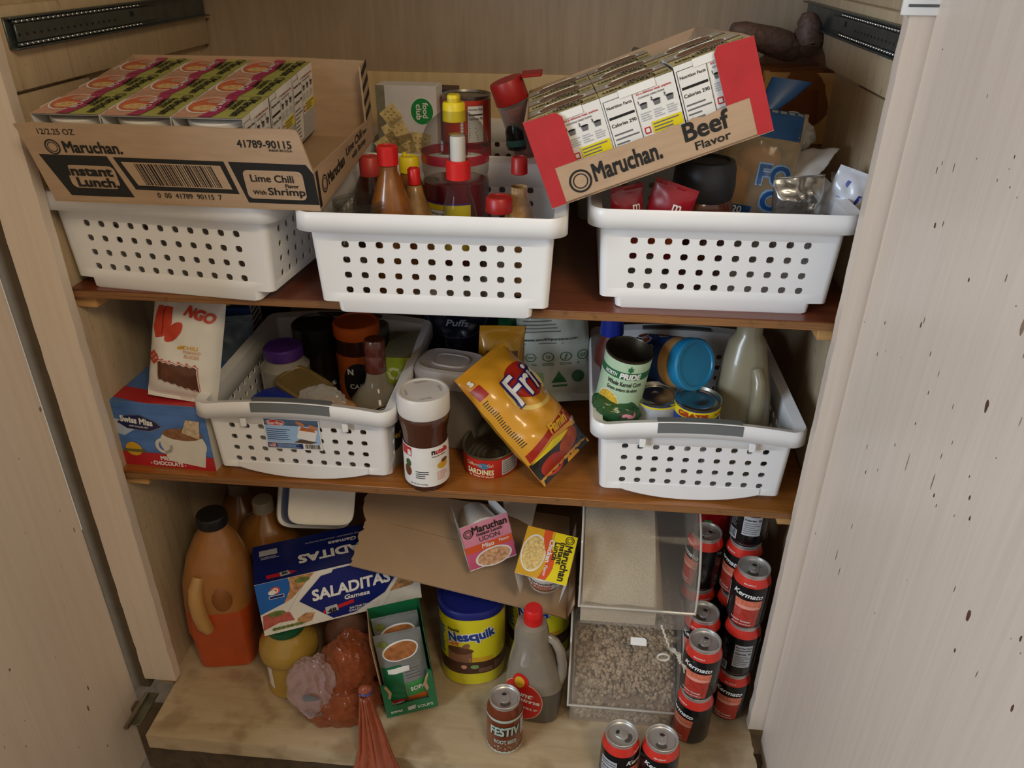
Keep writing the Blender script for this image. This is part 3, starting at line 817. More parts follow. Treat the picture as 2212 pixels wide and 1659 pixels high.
# ---- cardboard tray of lime chili cups
def lime_tray():
    L, D, H = .375, .288, .108
    t = thing('cardboard_tray', 'brown cardboard tray of lime chili noodle cups resting on the white basket', 'carton', (-0.556, 0.110, 0.9905), (7.0, 0, -.8))
    th = .003
    def wallz(name, pts, T, prints=None):
        mb = MB(); mb.prism(pts, th, CARD, T)
        if prints: prints(mb, T)
        return mb.build(name, t)
    mb = MB(); mb.box((L / 2, D / 2, -.0015), (L, D, .003), CARDIN); mb.build('bottom', t)
    rnd = random.Random(2)
    # front: slightly leaning out, torn slanted at the right
    lean = Matrix.Translation((0, 0, 0)) @ Matrix.Rotation(math.radians(6), 4, 'X')
    pts = [(0.0, 0), (L, 0), (L, .052), (L - .010, .105), (L - .012, H)] + [(L - .02 - (L - .035) * k / 12, H + .0012 * rnd.random()) for k in range(13)] + [(-.012, H - .002), (-.008, H - .015)]
    def front(mb, T):
        fm0 = plane((0, 0, 0), (1, 0, 0), (0, 0, 1)); fm = lambda u, v, h=0: tuple(T @ Vector(fm0(u, v, h)))
        w = L
        mb.text(fm, '12/2.25 OZ', .043, .098, INK, w=.050, lay=2, bold=.005)
        ring_logo(mb, fm, .030, .077, .0105); mb.text(fm, 'Maruchan.', .085, .0775, INK, w=.080, h=.016, bold=.035)
        mb.text(fm, '41789-90115', .318, .0895, INK, w=.071, h=.0105, bold=.02); mb.text(fm, 'MADE IN U.S.A', .338, .0815, INK, w=.030, bold=.02)
        yb = .066
        mb.poly(fm, [(.006, yb), (.100, yb), (.118, .007), (.028, .007)], INK, 1)
        mb.rrect(fm, .036, .019, .104, .052, .008, CARD, 2); mb.text(fm, 'Instant', .068, .044, INK, w=.064, h=.014, lay=4, bold=.05); mb.text(fm, 'Lunch.', .074, .028, INK, w=.058, h=.014, lay=4, bold=.05)
        mb.poly(fm, [(.108, yb - .001), (.258, yb - .002), (.268, .018), (.124, .019)], INK, 1)
        mb.poly(fm, [(.117, yb - .007), (.252, yb - .008), (.260, .0245), (.130, .0255)], CARD, 2)
        r2 = random.Random(6); u = .134
        while u < .240:
            wd_ = r2.choice((.0010, .0010, .0018, .0026)); mb.poly(fm, [(u, yb - .009), (u + wd_, yb - .009), (u + wd_ + .008, .0265), (u + .008, .0265)], INK, 3); u += wd_ + r2.choice((.0012, .0016, .0022))
        mb.text(fm, '0  00  41789  90115  7', .197, .012, INK, w=.090, h=.0075, bold=.01)
        mb.poly(fm, [(.264, yb - .002), (L - .008, yb - .003), (L, .050), (L, .006), (.278, .006)], INK, 1)
        mb.rrect(fm, .280, .0125, .360, .0535, .007, CARD, 2)
        mb.text(fm, 'Lime Chili', .318, .0425, INK, w=.058, h=.0105, lay=4, bold=.02); mb.text(fm, 'Flavor', .343, .0325, INK, w=.018, lay=4, bold=.02)
        mb.text(fm, 'With', .297, .0222, INK, w=.018, lay=4, bold=.02); mb.text(fm, 'Shrimp', .334, .0225, INK, w=.050, h=.014, lay=4, bold=.02)
    wallz('front_wall', pts, lean, front)
    # back wall
    wallz('back_wall', [(0, 0), (L, 0), (L, .118), (.25, .121), (0, .120)], Matrix.Translation((0, D - th, 0)))
    # left wall
    Tl = Matrix.Translation((0, 0, 0)) @ Matrix.Rotation(PI / 2, 4, 'Z') @ Matrix.Rotation(math.radians(0), 4, 'X') @ Matrix.Translation((0, -th, 0))
    wallz('side_wall', [(0, 0), (D, 0), (D, .119), (.02, .107), (0, .100)], Tl)
    # right wall torn low, tall strip left standing at the back corner
    Tr = Matrix.Translation((L, 0, 0)) @ Matrix.Rotation(PI / 2, 4, 'Z')
    edge = [(D - .034 - (D - .036) * k / 14, .052 - .018 * (1 - k / 14) + .0016 * rnd.random()) for k in range(15)]
    def right(mb, T):
        # outer face looks to +x
        fm0 = plane((0, 0, 0), (1, 0, 0), (0, 0, 1)); fm = lambda u, v, h=0: tuple(T @ Vector(fm0(u, v, h)))
        for k in range(4): mb.poly(fm, [(D - .034, .036 + .021 * k), (D - .001, .048 + .021 * k), (D - .001, .058 + .021 * k), (D - .034, .046 + .021 * k)], INK, 1)
        mb.rect(fm, .001, .001, .010, .050, INK, 1)
        ring_logo(mb, fm, .030, .024, .012); mb.text(fm, 'Maruchan', .084, .024, INK, w=.078, h=.017, bold=.035)
        mb.text(fm, 'Lime Chili', .178, .029, INK, w=.085, h=.0125, bold=.02); mb.text(fm, 'Flavor', .238, .026, INK, w=.022, bold=.02); mb.text(fm, 'with Shrimp', .198, .0125, INK, w=.075, h=.012, bold=.02)
    wallz('side_wall', [(0, 0), (D, 0), (D, .118), (D - .033, .117)] + edge[:] + [(0, .052)], Tr, right)
    return t
TRAY = lime_tray()
bpy.context.view_layer.update()
TM = Matrix.Translation(TRAY.location) @ TRAY.rotation_euler.to_matrix().to_4x4()
rows = ('front', 'middle', 'back'); colsn = ('outer end of the', 'middle of the', 'barcode-side end of the')
c0 = noodle_cup('lime', 'x', '290')
lab = [['lime chili noodle cup in the tray\'s front row, closest to the wall', 'lime chili noodle cup in the centre of the tray\'s front row', 'lime chili noodle cup at the front row\'s open end, nutrition panel showing'],
       ['lime chili noodle cup in the tray\'s second row, closest to the wall', 'lime chili noodle cup at the very centre of the nine', 'lime chili noodle cup at the second row\'s open end'],
       ['lime chili noodle cup in the tray\'s back row, closest to the wall', 'lime chili noodle cup in the centre of the tray\'s back row', 'lime chili noodle cup at the back row\'s open end by the tall strip']]
first = True
for r in range(3):
    for c in range(3):
        p = TM @ Vector((.0515 + .0955 * c + .003 * nz(r * 3, c * 5, 1), .052 + .0940 * r, .009))
        rz = -0.8 + 3.0 * nz(r * 7.7, c * 4.1, 3)
        if first: o = c0; put(o, p, (7, 0, rz)); o['label'] = lab[r][c]; o['group'] = 'lime chili noodle cups'; first = False
        else: dup(c0, p, (7, 0, rz), lab[r][c], 'lime chili noodle cups')
c0['category'] = 'noodle cup'

# ---- red and brown tray of beef cups, tipped on its side rim
def beef_tray():
    L, D, H = .288, .385, .115
    t = thing('cardboard_tray', 'tilted red and brown cardboard tray of beef noodle cups', 'carton', (0.127, 0.124, 0.999), (-1.5, -20.6, 4.5))
    th = .003; rnd = random.Random(9)
    mb = MB(); mb.box((L / 2, D / 2, -.0015), (L, D, .003), CARDIN); mb.build('bottom', t)
    low = .046
    wav = [(L - .047 - (L - .094) * k / 14, low - .002 + .004 * nz(k * .9, 2, 5)) for k in range(15)]
    pts = [(-.002, -.003)] + [(L * k / 30, -.003 + .0014 * rnd.random()) for k in range(1, 30)] + [(L + .002, -.003), (L + .002, .113), (L - .042, .117), (L - .047, .109)] + wav + [(.047, .103), (.040, .111), (-.002, .113)]
    mb = MB(); mb.prism(pts, th, CARD)
    fm = plane((0, 0, 0), (1, 0, 0), (0, 0, 1))
    mb.poly(fm, [(-.002, low), (.047, low), (.047, .103), (.040, .111), (-.002, .113)], REDCARD, 1)
    mb.poly(fm, [(L - .047, low), (L + .002, low), (L + .002, .113), (L - .042, .117), (L - .047, .109)], REDCARD, 1)
    mb.rect(fm, -.002, -.002, .018, low, REDCARD, 1); mb.rect(fm, L - .018, -.002, L + .002, low, REDCARD, 1)
    ring_logo(mb, fm, .044, .0195, .0150); mb.text(fm, 'Maruchan.', .107, .0235, INK, w=.090, h=.024, bold=.035)
    mb.text(fm, 'Beef', .212, .0320, INK, w=.058, h=.024, bold=.03); mb.text(fm, 'Flavor', .216, .0115, INK, w=.045, h=.0105, bold=.02)
    mb.build('front_wall', t)
    def sidew(x, pts2, red):
        mb = MB(); T = Matrix.Translation((x, 0, 0)) @ Matrix.Rotation(PI / 2, 4, 'Z'); mb.prism(pts2, th, CARD, T)
        if red:
            fmo = plane((x - th - .0001, D, 0), (0, -1, 0), (0, 0, 1))
            mb.poly(fmo, [(.0, .0), (D, 0), (D, .044), (0, .044)], REDCARD, 1); mb.text(fmo, 'Maruchan', D * .5, .08, INK, w=.12, lay=2, bold=.035)
        mb.build('side_wall', t)
    sidew(th, [(0, 0), (D, 0), (D, .100), (0, .113)], True)
    sidew(L, [(0, 0), (D, 0), (D, .100), (.05, .113), (0, .113)], False)
    mb = MB(); mb.prism([(0, 0), (L, 0), (L, .100), (0, .100)], th, CARD, Matrix.Translation((0, D - th, 0))); mb.build('back_wall', t)
    return t
BT = beef_tray()
BM = Matrix.Translation(BT.location) @ BT.rotation_euler.to_matrix().to_4x4()
b0 = noodle_cup('beef', 'x', '290')
blab = {(0, 0): 'beef noodle cup at the low front corner of the tilted tray', (0, 1): 'beef noodle cup in the centre of the tilted tray\'s front row', (0, 2): 'beef noodle cup at the raised front corner of the tilted tray',
        (1, 0): 'beef noodle cup second from the front along the tray\'s low side', (1, 1): 'beef noodle cup in the middle of the tilted tray\'s second row', (1, 2): 'beef noodle cup second from the front along the raised side',
        (2, 0): 'beef noodle cup third from the front along the tray\'s low side', (2, 1): 'beef noodle cup in the middle of the tilted tray\'s third row'}
first = True
for (r, c), lb in blab.items():
    p = BM @ Vector((.0500 + .0940 * c, .0525 + .0940 * r, .001 + (.004 if (r, c) in ((0, 2),) else 0)))
    e = (Euler([math.radians(a) for a in (-1.5, -20.6, 4.5)]).to_matrix() @ Euler((0, 0, math.radians(-90 + 2.5 * nz(r * 5.1, c * 3.7, 9)))).to_matrix()).to_euler()
    d = tuple(math.degrees(a) for a in e)
    if first: put(b0, p, d); b0['label'] = lb; b0['group'] = 'beef noodle cups'; first = False
    else: dup(b0, p, d, lb, 'beef noodle cups')
b0['category'] = 'noodle cup'

# ---- bottles and jars in the middle basket (inner floor at ZB)
ZB = Z1 + .0065
SOY = mat('brown_sauce', '#8a5520', .3, var=.25, scale=40, coat=.5); SOYD = mat('dark_sauce', '#4a2516', .3, var=.2, coat=.4); PLUM = mat('plum_liquid', '#7d1228', .2, var=.1, coat=.5)
SYRUP = mat('amber_residue', '#9a7440', .35, var=.35, scale=60, coat=.4)
def neck_bottle(name, label, cat, x, y, prof, m, capm, cap, ring=None, liquid=None, lm=None, tilt=(0, 0, 0), group=None, z=ZB):
    """lathe bottle: prof (r, z) upward, cap (r0, z0, r1, z1), optional liquid up to a height"""
    t = thing(name, label, cat, (x, y, z), tilt, group)
    mb = MB(); mb.lathe([(0, 0)] + prof, m, 40); mb.build('bottle', t)
    if liquid:
        q = [(max(0, r - .0022), min(zz + .002, liquid)) for r, zz in prof if zz < liquid]
        rl = None
        for (ra, za), (rb, zb) in zip(prof, prof[1:]):
            if za <= liquid <= zb and zb > za: rl = ra + (rb - ra) * (liquid - za) / (zb - za) - .0022
        mb = MB(); mb.lathe([(0, .002)] + q + [(rl or q[-1][0], liquid), (0, liquid)], lm, 40); mb.build('liquid', t)
    r0, z0, r1, z1 = cap
    mb = MB(); mb.lathe([(r0 * .9, z0), (r0, z0 + .001), (r0, z0 + .002), (r1, z1 - .0025), (r1 - .002, z1), (r1 * .72, z1), (r1 * .68, z1 - .0012), (0, z1 - .0012)], capm, 36)
    if ring: ring(mb)
    mb.build('cap', t)
    return t
P = AY(980, 222, .305)
def big(mb):
    mb.loft([(.262, 0, 0, .0110, .0130, 3), (.272, 0, 0, .0105, .0125, 3), (.274, 0, 0, .009, .011, 3)], YELP, 20)
H = P.z + .012 - ZB
t = neck_bottle('juice_bottle', 'large clear bottle with yellow cap and dark red drink', 'bottle', P.x, .305,
                [(.046, 0), (.0505, .004), (.051, .10), (.051, .140), (.0485, .150), (.0510, .158), (.0515, .185), (.0505, .195), (.0485, .208), (.040, .226), (.022, .240), (.0145, .246), (.0145, .262)], CLEAR, YELP, (.0172, H - .038, .0165, H - .010), None, AY(980, 392, .290).z - ZB, PLUM)
mb = MB(); mb.loft([(H - .011, 0, 0, .0095, .0125, 3), (H - .002, 0, 0, .0092, .0122, 3), (H, 0, 0, .008, .011, 3)], YELP, 20); mb.build('spout', t)
mb = MB(); fm = wrap(.0513); lt = AY(980, 440, .265).z - ZB; mb.rect(fm, -.065, .030, .03, lt, YEL, 1, .006); mb.rect(fm, -.055, lt, .03, lt + .003, mat('purple_band', '#4a2a78', .4), 1, .006)
nutrition(mb, fm, -.035, lt - .066, .026, .058, '60', 2, .006, PAPER); mb.build('wrap_label', t)
mb = MB(); rz_ = AY(980, 348, .265).z - ZB; mb.lathe([(.0518, rz_ - .007), (.0519, rz_), (.0518, rz_ + .007)], clear('red_ring', '#d9707a', .5, .2, '#b8283a'), 40); mb.build('neck_ring', t)
P = AY(836, 320, .20)
neck_bottle('sauce_bottle', 'brown sauce bottle with the tallest red cap beside the plastic tub', 'bottle', P.x, .20, [(.034, 0), (.037, .004), (.036, .06), (.033, .105), (.027, .135), (.0165, .168), (.0125, .178), (.0125, .186)], SOY, REDP, (.0148, P.z - ZB - .023, .0150, P.z - ZB + .004))
P = AY(797, 340, .325)
neck_bottle('sauce_bottle', 'dark sauce bottle with a faded red cap behind the tray corner', 'bottle', P.x, .325, [(.027, 0), (.029, .004), (.029, .10), (.024, .125), (.016, .140), (.016, .148)], SOYD, PINKRED, (.0165, P.z - ZB - .040, .0160, P.z - ZB + .002))
P = AY(883, 337, .29)
def nub(mb): mb.lathe([(.003, P.z - ZB), (.003, P.z - ZB + .006), (0, P.z - ZB + .006)], YELP, 12, Matrix.Translation((-.006, -.002, 0)))
neck_bottle('sauce_bottle', 'brown sauce bottle with a yellow flip cap', 'bottle', P.x, .29, [(.028, 0), (.031, .004), (.031, .09), (.026, .118), (.015, .150), (.0135, .155), (.0135, .160)], SOY, YELP, (.0155, P.z - ZB - .024, .0150, P.z - ZB), nub)
P = AY(893, 362, .225)
neck_bottle('hot_sauce_bottle', 'slim hot sauce bottle with a small red cap', 'bottle', P.x, .225, [(.024, 0), (.0265, .004), (.0265, .09), (.022, .115), (.013, .140), (.0110, .150), (.0085, .153)], SYRUP, REDP, (.0092, P.z - ZB - .024, .0090, P.z - ZB))
P = AY(988, 290, .185)
H = P.z - ZB
t = neck_bottle('dressing_bottle', 'empty clear bottle with red collar and white push top', 'bottle', P.x, .185, [(.034, 0), (.036, .004), (.034, .05), (.029, .10), (.0225, .135), (.0185, .150), (.0165, .158), (.0165, .166)], CLEAR, REDP, (.0172, H - .060, .0172, H - .034))
mb = MB(); mb.lathe([(.0105, H - .036), (.0105, H - .004), (.0095, H - .002), (0, H - .002)], PAPER, 28); mb.lathe([(.013, H - .034), (.0132, H - .001), (.012, H), (0, H)], CLEAR, 28); mb.build('push_top', t)
mb = MB(); fm = wrap(.032)
for k in range(3): mb.ring(fm, .0, .085, .012 - .003 * k, .0125 - .003 * k, PAPER, 1)
mb.build('embossing', t)
P = AY(1122, 338, .215)
neck_bottle('sauce_bottle', 'nearly empty sauce bottle with white streaks and a dark red cap', 'bottle', P.x, .215, [(.026, 0), (.029, .004), (.028, .05), (.025, .09), (.018, .128), (.0115, .150), (.0115, .158)], mat('streaky_sauce', '#b8935f', .3, var=.5, scale=55, coat=.5), mat('dark_red_cap', '#a81f1c', .4), (.0118, P.z - ZB - .024, .0112, P.z - ZB))
P = AY(1078, 424, .185)
neck_bottle('spice_jar', 'small spice jar with a wide red lid in the sauce basket', 'jar', P.x, .185, [(.018, 0), (.019, .003), (.019, .115)], clear('jar_glass', '#e6d2c0', .55), mat('dark_red_cap', '#a81f1c', .4), (.0190, P.z - ZB - .022, .0186, P.z - ZB), None, .09, SOYD)
P = AZ(748, 455, .985)
t = thing('plastic_tub', 'clear round plastic tub at the corner of the sauce basket', 'tub', (P.x, .178, ZB))
mb = MB(); H = .142
mb.lathe([(0, .001), (.026, .001), (.028, .004), (.033, H - .012), (.0355, H - .010), (.0355, H), (.0335, H), (.031, H - .012), (.026, .004), (0, .003)], CLEAR, 40)
for k in range(4): mb.lathe([(.0352, H - .004 - .006 * k), (.0362, H - .0055 - .006 * k), (.0352, H - .007 - .006 * k)], CLEAR, 40)
mb.build('tub', t)

# ---- things in the rear basket
def carton(name, label, cat, loc, rot, d, m, group=None):
    t = thing(name, label, cat, loc, rot, group); return t
ZR = Z1 + .0065
CRK = mat('cracker_print', '#d6c08a', .5, var=.25, scale=90); GREY_ART = mat('cracker_art', '#d6d3d8', .45, var=.12, scale=12)
P = AY(875, 300, .50); W = .108; top = AY(875, 190, .50).z
t = thing('cracker_box', 'pale cracker box with a round green emblem in the rear basket', 'box', (P.x, .525, ZR), (0, 0, -3))
H = top - ZR
mb = MB(); mb.box((0, .024, H / 2), (W, .048, H), PAPER, .0008, 1)
fm = plane((-W / 2, -.0002, 0), (1, 0, 0), (0, 0, 1)); mb.rect(fm, 0, 0, W, H, GREY_ART, 1); mb.rect(fm, 0, 0, .016, H, mat('cracker_dark_strip', '#7c7768', .5, var=.3), 2)  # darker mottled strip down one edge of the front
v0 = H - .135
for (a, b, s, r_) in ((.034, v0 + .055, .030, .5), (.048, v0 + .035, .024, .3), (.076, v0 + .038, .026, -.1), (.026, v0 + .085, .022, .7), (.020, v0 + .03, .03, .6)):
    q = [(a + s * math.cos(r_ + PI / 2 * k + .78), b + s * math.sin(r_ + PI / 2 * k + .78)) for k in range(4)]
    mb.poly(fm, q, CRK, 3)
    for i in range(3):
        for j in range(3): mb.ell(fm, a + s * .35 * ((i - 1) * math.cos(r_) - (j - 1) * math.sin(r_)), b + s * .35 * ((i - 1) * math.sin(r_) + (j - 1) * math.cos(r_)), .0022, .0016, mat('cracker_hole', '#a98b50', .6), 4, n=10)
grn = mat('emblem_green', '#1f8a45', .4)
mb.ell(fm, .082, H - .042, .0215, .0235, PAPER, 3); mb.ell(fm, .082, H - .042, .0200, .0220, grn, 4)
mb.text(fm, 'food', .0885, H - .040, PAPER, w=.026, h=.010, lay=6, rot=-PI / 2, bold=.03); mb.text(fm, 'club', .0765, H - .043, PAPER, w=.026, h=.010, lay=6, rot=-PI / 2, bold=.03)
mb.build('carton', t)
P = AY(905, 187, .60)
t = thing('cracker_box', 'dark brown box standing behind the pale cracker box', 'box', (P.x + .008, .60, ZR), (0, 0, -6))
H = P.z - ZR - .004
mb = MB(); mb.box((0, .03, H / 2), (.105, .055, H), mat('dark_box', '#5b4636', .6, var=.15), .001, 1); mb.box((.02, .002, H - .003), (.06, .002, .005), mat('dark_box_blue', '#2e3566', .5)); mb.build('carton', t)
P = AY(1006, 205, .535)
t = thing('soup_can', 'red soup can with a nutrition panel behind the yellow-capped bottle', 'can', (P.x, .545, .955), (0, 0, -4))
mb = MB(); rr = .0425; mb.lathe([(0, 0), (rr, 0), (rr, .110)], mat('red_can_label', '#c03a26', .4, var=.12), 44)
fm = wrap(rr)
for k in range(7): mb.ell(fm, .0 + .006 * nz(k, 1, 1) * 3, .085 - .005 * k, .003, .0025, PAPER, 1, n=10)
nutrition(mb, fm, .010, .040, .030, .062, '90', 1, .006, PAPER); mb.rect(fm, -.06, .030, .06, .038, SOYD, 1, .006); mb.rect(fm, .010, .002, .040, .028, PAPER, 1, .006); mb.lines(fm, .012, .004, .038, .026, 5, GREYINK, 3)
mb.build('label', t)
mb = MB(); mb.lathe([(rr, .110), (rr + .001, .113), (rr + .001, .116), (rr - .001, .117), (rr - .003, .113), (rr - .006, .1125), (0, .1125)], STEEL, 44); mb.build('rim', t)
P = AY(1008, 300, .535)
t = thing('soup_can', 'lower soup can carrying the red soup can behind the yellow-capped bottle', 'can', (P.x - .004, .545, ZR), (0, 0, 0))
mb = MB(); mb.lathe([(0, 0), (.0425, 0), (.0425, .110), (.0415, .1115), (0, .1115)], mat('red_can_label', '#c03a26', .4, var=.12), 44); mb.build('label', t)
a = AY(1098, 255, .47); b = AY(1098, 160, .47)
t = thing('seasoning_jar', 'leaning jar of red pepper flakes with a ridged red lid', 'jar', (a.x + .040, .47, .985), (4, -20, 0))
mb = MB(); mb.lathe([(0, 0), (.026, 0), (.027, .003), (.027, .094), (.025, .099)], clear('jar_glass2', '#f2ece4', .88), 32); mb.build('jar', t)
mb = MB(); mb.lathe([(0, .003), (.0252, .003), (.0252, .088), (0, .088)], mat('pepper_flakes', '#7d3020', .7, var=.6, scale=260, bump=.4), 32); mb.build('flakes', t)
mb = MB(); mb.lathe([(.0275, .094), (.0283, .096), (.0275, .128), (.0265, .130), (0, .130)], mat('dark_red_cap', '#a81f1c', .4), 32)
mb.box((.012, 0, .132), (.034, .040, .004), mat('dark_red_cap', '#a81f1c', .4), .0015, 1, Matrix.Rotation(.25, 4, 'Y')); mb.build('lid', t)
P = AY(1118, 310, .43)
t = thing('pepper_grinder', 'dark glass grinder squeezed beside the tilted beef tray', 'grinder', (P.x, .455, .9995), (0, -8, 0))
mb = MB(); mb.lathe([(0, 0), (.018, 0), (.019, .002), (.019, .03), (.014, .042), (.013, .05), (0, .051)], clear('dark_glass', '#59605a', .5, .08, '#2a2e2c'), 28); mb.build('body', t)
mb = MB(); mb.lathe([(.0195, .006), (.0197, .014), (.0195, .016)], mat('teal_ring', '#2e5b50', .5), 28); mb.build('collar', t)

# ---- things in the bread basket
P = AY(1531, 352, .262)
t = thing('coffee_jar', 'brown coffee jar with a large black lid under the tilted beef tray', 'jar', (P.x, .285, ZB), (0, 0, 20))
H = P.z - ZB
BRG = mat('brown_glass_jar', '#5a2d1c', .2, var=.15, coat=.5)
mb = MB(); mb.loft([(0, 0, 0, .040, .040, 2.4), (.004, 0, 0, .043, .043, 2.4), (H - .065, 0, 0, .044, .044, 2.4), (H - .055, 0, 0, .040, .040, 2.2)], BRG, 44); mb.build('jar', t)
mb = MB(); mb.lathe([(.038, H - .060), (.0435, H - .052), (.0455, H - .035), (.0440, H - .010), (.0405, H), (.034, H + .001), (.032, H - .002), (0, H - .003)], DKP, 44); mb.build('lid', t)
def packet(name, label, cat, loc, rot, w, h, th, m, prints=None, seed=0, crump=.003, group=None, seal=.06, back=None, freq=26, taper=0):
    mb = MB(); fm = pouch(mb, w, h, th, m, seed, crump, freq, seal=seal, back=back, taper=taper)
    if prints: prints(mb, fm)
    o = mb.build(name, angle=60); put(o, loc, rot); return tag(o, label, cat, group)
REDPK = mat('red_packet', '#8f1420', .28, var=.15, coat=.5); ORPK = mat('orange_packet', '#c2501c', .3, var=.15)
def rp(mb, fm):
    mb.rect(fm, -.03, .012, .03, .040, ORPK, 1, .008); mb.rect(fm, -.024, .050, .02, .066, YEL, 1, .008); mb.text(fm, 'm', .010, .085, PAPER, w=.012, lay=3)
P = AY(1425, 395, .215)
packet('snack_packet', 'dark red foil packet leaning by the black coffee lid', 'packet', (P.x, .225, P.z - .110), (6, 14, -12), .062, .115, .020, REDPK, rp, 3.1)
P = AY(1338, 405, .20)
packet('snack_packet', 'red and orange foil packet at the inner corner of the bread basket', 'packet', (P.x + .018, .216, P.z - .112), (4, -6, 25), .050, .115, .020, REDPK, rp, 8.4)
BREAD = mat('bread_crust', '#b98448', .75, var=.25, scale=24, bump=.2, bscale=90); BAGF = clear('bread_bag_film', '#f3e6cf', .72, .15, '#d8c7a8')
NET = clear('dark_mesh_bag', '#dcc8ba', .90, .4, '#6a564c')
# loaf in a dark net bag with its ears pulled up
c = AY(1712, 190, .63)
t = thing('bread_bag', 'sliced loaf inside a dark thin bag whose tied ears stand up', 'bread', (c.x + .005, .64, .983))
mb = MB()
mb.loft([(0, 0, 0, .068, .062, 3.4), (.02, 0, 0, .074, .068, 3.4), (.10, 0, 0, .072, .068, 3.0), (.128, 0, 0, .058, .056, 2.6)], BREAD, 44)
for k in range(7): mb.box((0, -.066 + .019 * k, .07), (.134, .0012, .118), mat('bread_slice_line', '#c79a5e', .8), .0004, 1)
mb.build('loaf', t)
mb = MB(); blob(mb, (0, 0, .075), (.088, .080, .100), NET, .10, 22, 1.3, 4, .001, .04); mb.build('bag', t)
e1 = AY(1580, 62, .62) - Vector((c.x + .005, .64, .983)); e2 = AY(1745, 28, .64) - Vector((c.x + .005, .64, .983))
for e, sd, mid in ((e1, 2.0, Vector((-.03, 0, .165))), (e2, 6.0, Vector((.012, .0, .170)))):
    mb = MB(); b_ = Vector((.0, -.005, .150)); pts = []; rs = []
    for k in range(11):
        f = k / 10; p = b_.lerp(mid, min(1, f * 2)) if f < .5 else mid.lerp(e, f * 2 - 1)
        p = p + Vector((.004 * nz(k * .7, sd, 0), .004 * nz(k * .7, sd, 5), .003 * nz(k, sd, 9))); pts.append(p); rs.append(.010 + .014 * math.sin(f * PI) ** .7 + .004 * abs(nz(k * 1.7, sd, 2)))
    mb.tube(pts, rs, mat('mesh_ear', '#5e473e', .55, var=.35, scale=160, bump=.5), 12); mb.build('bag_ear', t)
# buns in a blue printed bag
BLUEP = mat('blue_print', '#1f4f86', .4, var=.08)
P = AY(1640, 430, .30)
def bun(mb, fm):
    mb.rect(fm, -.050, .128, .050, .170, BLUEP, 1, .008)
    for s_, v in (('FO', .076), ('C', .040)):
        mb.text(fm, s_, .022, v, mat('pale_blue_print', '#7fa6cf', .4), w=.052 if s_ == 'FO' else .030, h=.034, lay=2, bold=.10, step=.0006, seg=.008)
        mb.text(fm, s_, .022, v, BLUEP, w=.048 if s_ == 'FO' else .026, h=.029, lay=4, bold=.03, step=.0006, seg=.008)
    mb.rect(fm, -.048, .014, .0, .028, BLUEP, 1, .008); mb.text(fm, '20', -.02, .021, PAPER, w=.014, lay=3, step=.0006)
t = thing('bun_bag', 'clear bun bag with big blue lettering and a twisted blue neck', 'bread', (P.x - .012, .320, P.z - .045), (-14, 6, -6))
mb = MB()
for (dx, dz, s) in ((-.028, .05, 1), (.026, .046, .95), (0, .098, .9)): blob(mb, (dx, .012, dz), (.036 * s, .026 * s, .034 * s), BREAD, .06, 12, dx * 50, 3)
mb.build('buns', t)
mb = MB(); fm = pouch(mb, .112, .170, .080, BAGF, 4.0, .004, 24, seal=.01); bun(mb, fm); mb.build('bag', t, angle=60)
mb = MB(); b_ = Vector((.02, -.004, .168)); e = Vector((.062, .02, .245))
mb.loft([(0, 0, 0, .040, .014, 2), (.020, .010, .004, .018, .011, 2), (.032, .014, .006, .010, .008, 2), (.040, .018, .008, .012, .008, 2), (.062, .030, .012, .022, .009, 2), (.088, .044, .016, .030, .006, 2)], BLUEP, 30, Matrix.Translation((-.022, 0, .128)))
mb.build('bag_neck', t)
mb = MB(); mb.lathe([(.0125, 0), (.0135, .003), (.0125, .006)], mat('twist_tie', '#b08a6a', .6), 20, Matrix.Translation((-.008, .006, .158))); mb.build('twist_tie', t)
# papers and packets
def sheet(name, label, cat, corners, m, amp, seed, nu=18, nv=14, bend=.0, lines=False):
    """a creased sheet between four corners (two along the bottom, two along the top)"""
    A_, B_, C_, D_ = [Vector(c) for c in corners]
    n = (B_ - A_).cross(D_ - A_).normalized(); o = (A_ + B_ + C_ + D_) / 4
    mb = MB()
    def f(u, v):
        p = (A_.lerp(B_, u)).lerp(D_.lerp(C_, u), v)
        return p - o + n * (amp * (nz(u * 3 + seed, v * 3, 0) + .5 * abs(nz(u * 7, v * 7 + seed, 3))) + bend * (math.sin(u * PI) + math.sin(v * PI)) * .5)
    mb.grid(f, nu, nv, m)
    ob = mb.build(name, angle=25, solid=.0006); ob.location = o
    return tag(ob, label, cat)
q = lambda x, y, d: AY(x, y, d)
sheet('paper_sheet', 'creased white paper sheet lying over the bread basket', 'paper', (q(1690, 378, .34), q(1752, 402, .29), q(1815, 322, .36), q(1700, 330, .44)), PAPER, .006, 2.0, bend=.004)
t = None
mb = MB(); c = AY(1712, 286, .44); blob(mb, (0, 0, 0), (.034, .022, .024), PAPER, .55, 30, 5.5, 4, None, .35)
fmn = plane((-.012, -.026, -.012), (1, 0, 0), (0, 0, 1)); mb.rect(fmn, 0, 0, .008, .010, INK, 1); mb.rect(fmn, .0015, .003, .0065, .0085, PAPER, 2)
o = mb.build('paper_wad', angle=28); o.location = c; tag(o, 'crumpled white paper wad beside the blue bag neck', 'paper')
SILV = mat('silver_foil', '#b9b6b0', .22, .9, var=.12, scale=30, bump=.25, bscale=60)
def sp(mb, fm): mb.text(fm, 'Net', .03, .05, PAPER, w=.018, lay=3, step=.0006)
P = AY(1722, 470, .235)
packet('foil_packet', 'crumpled silver foil packet standing at the bread basket rim', 'packet', (P.x, .235, P.z - .012), (-6, -4, 6), .072, .070, .026, SILV, None, 12.0, .009, freq=38, seal=.03)
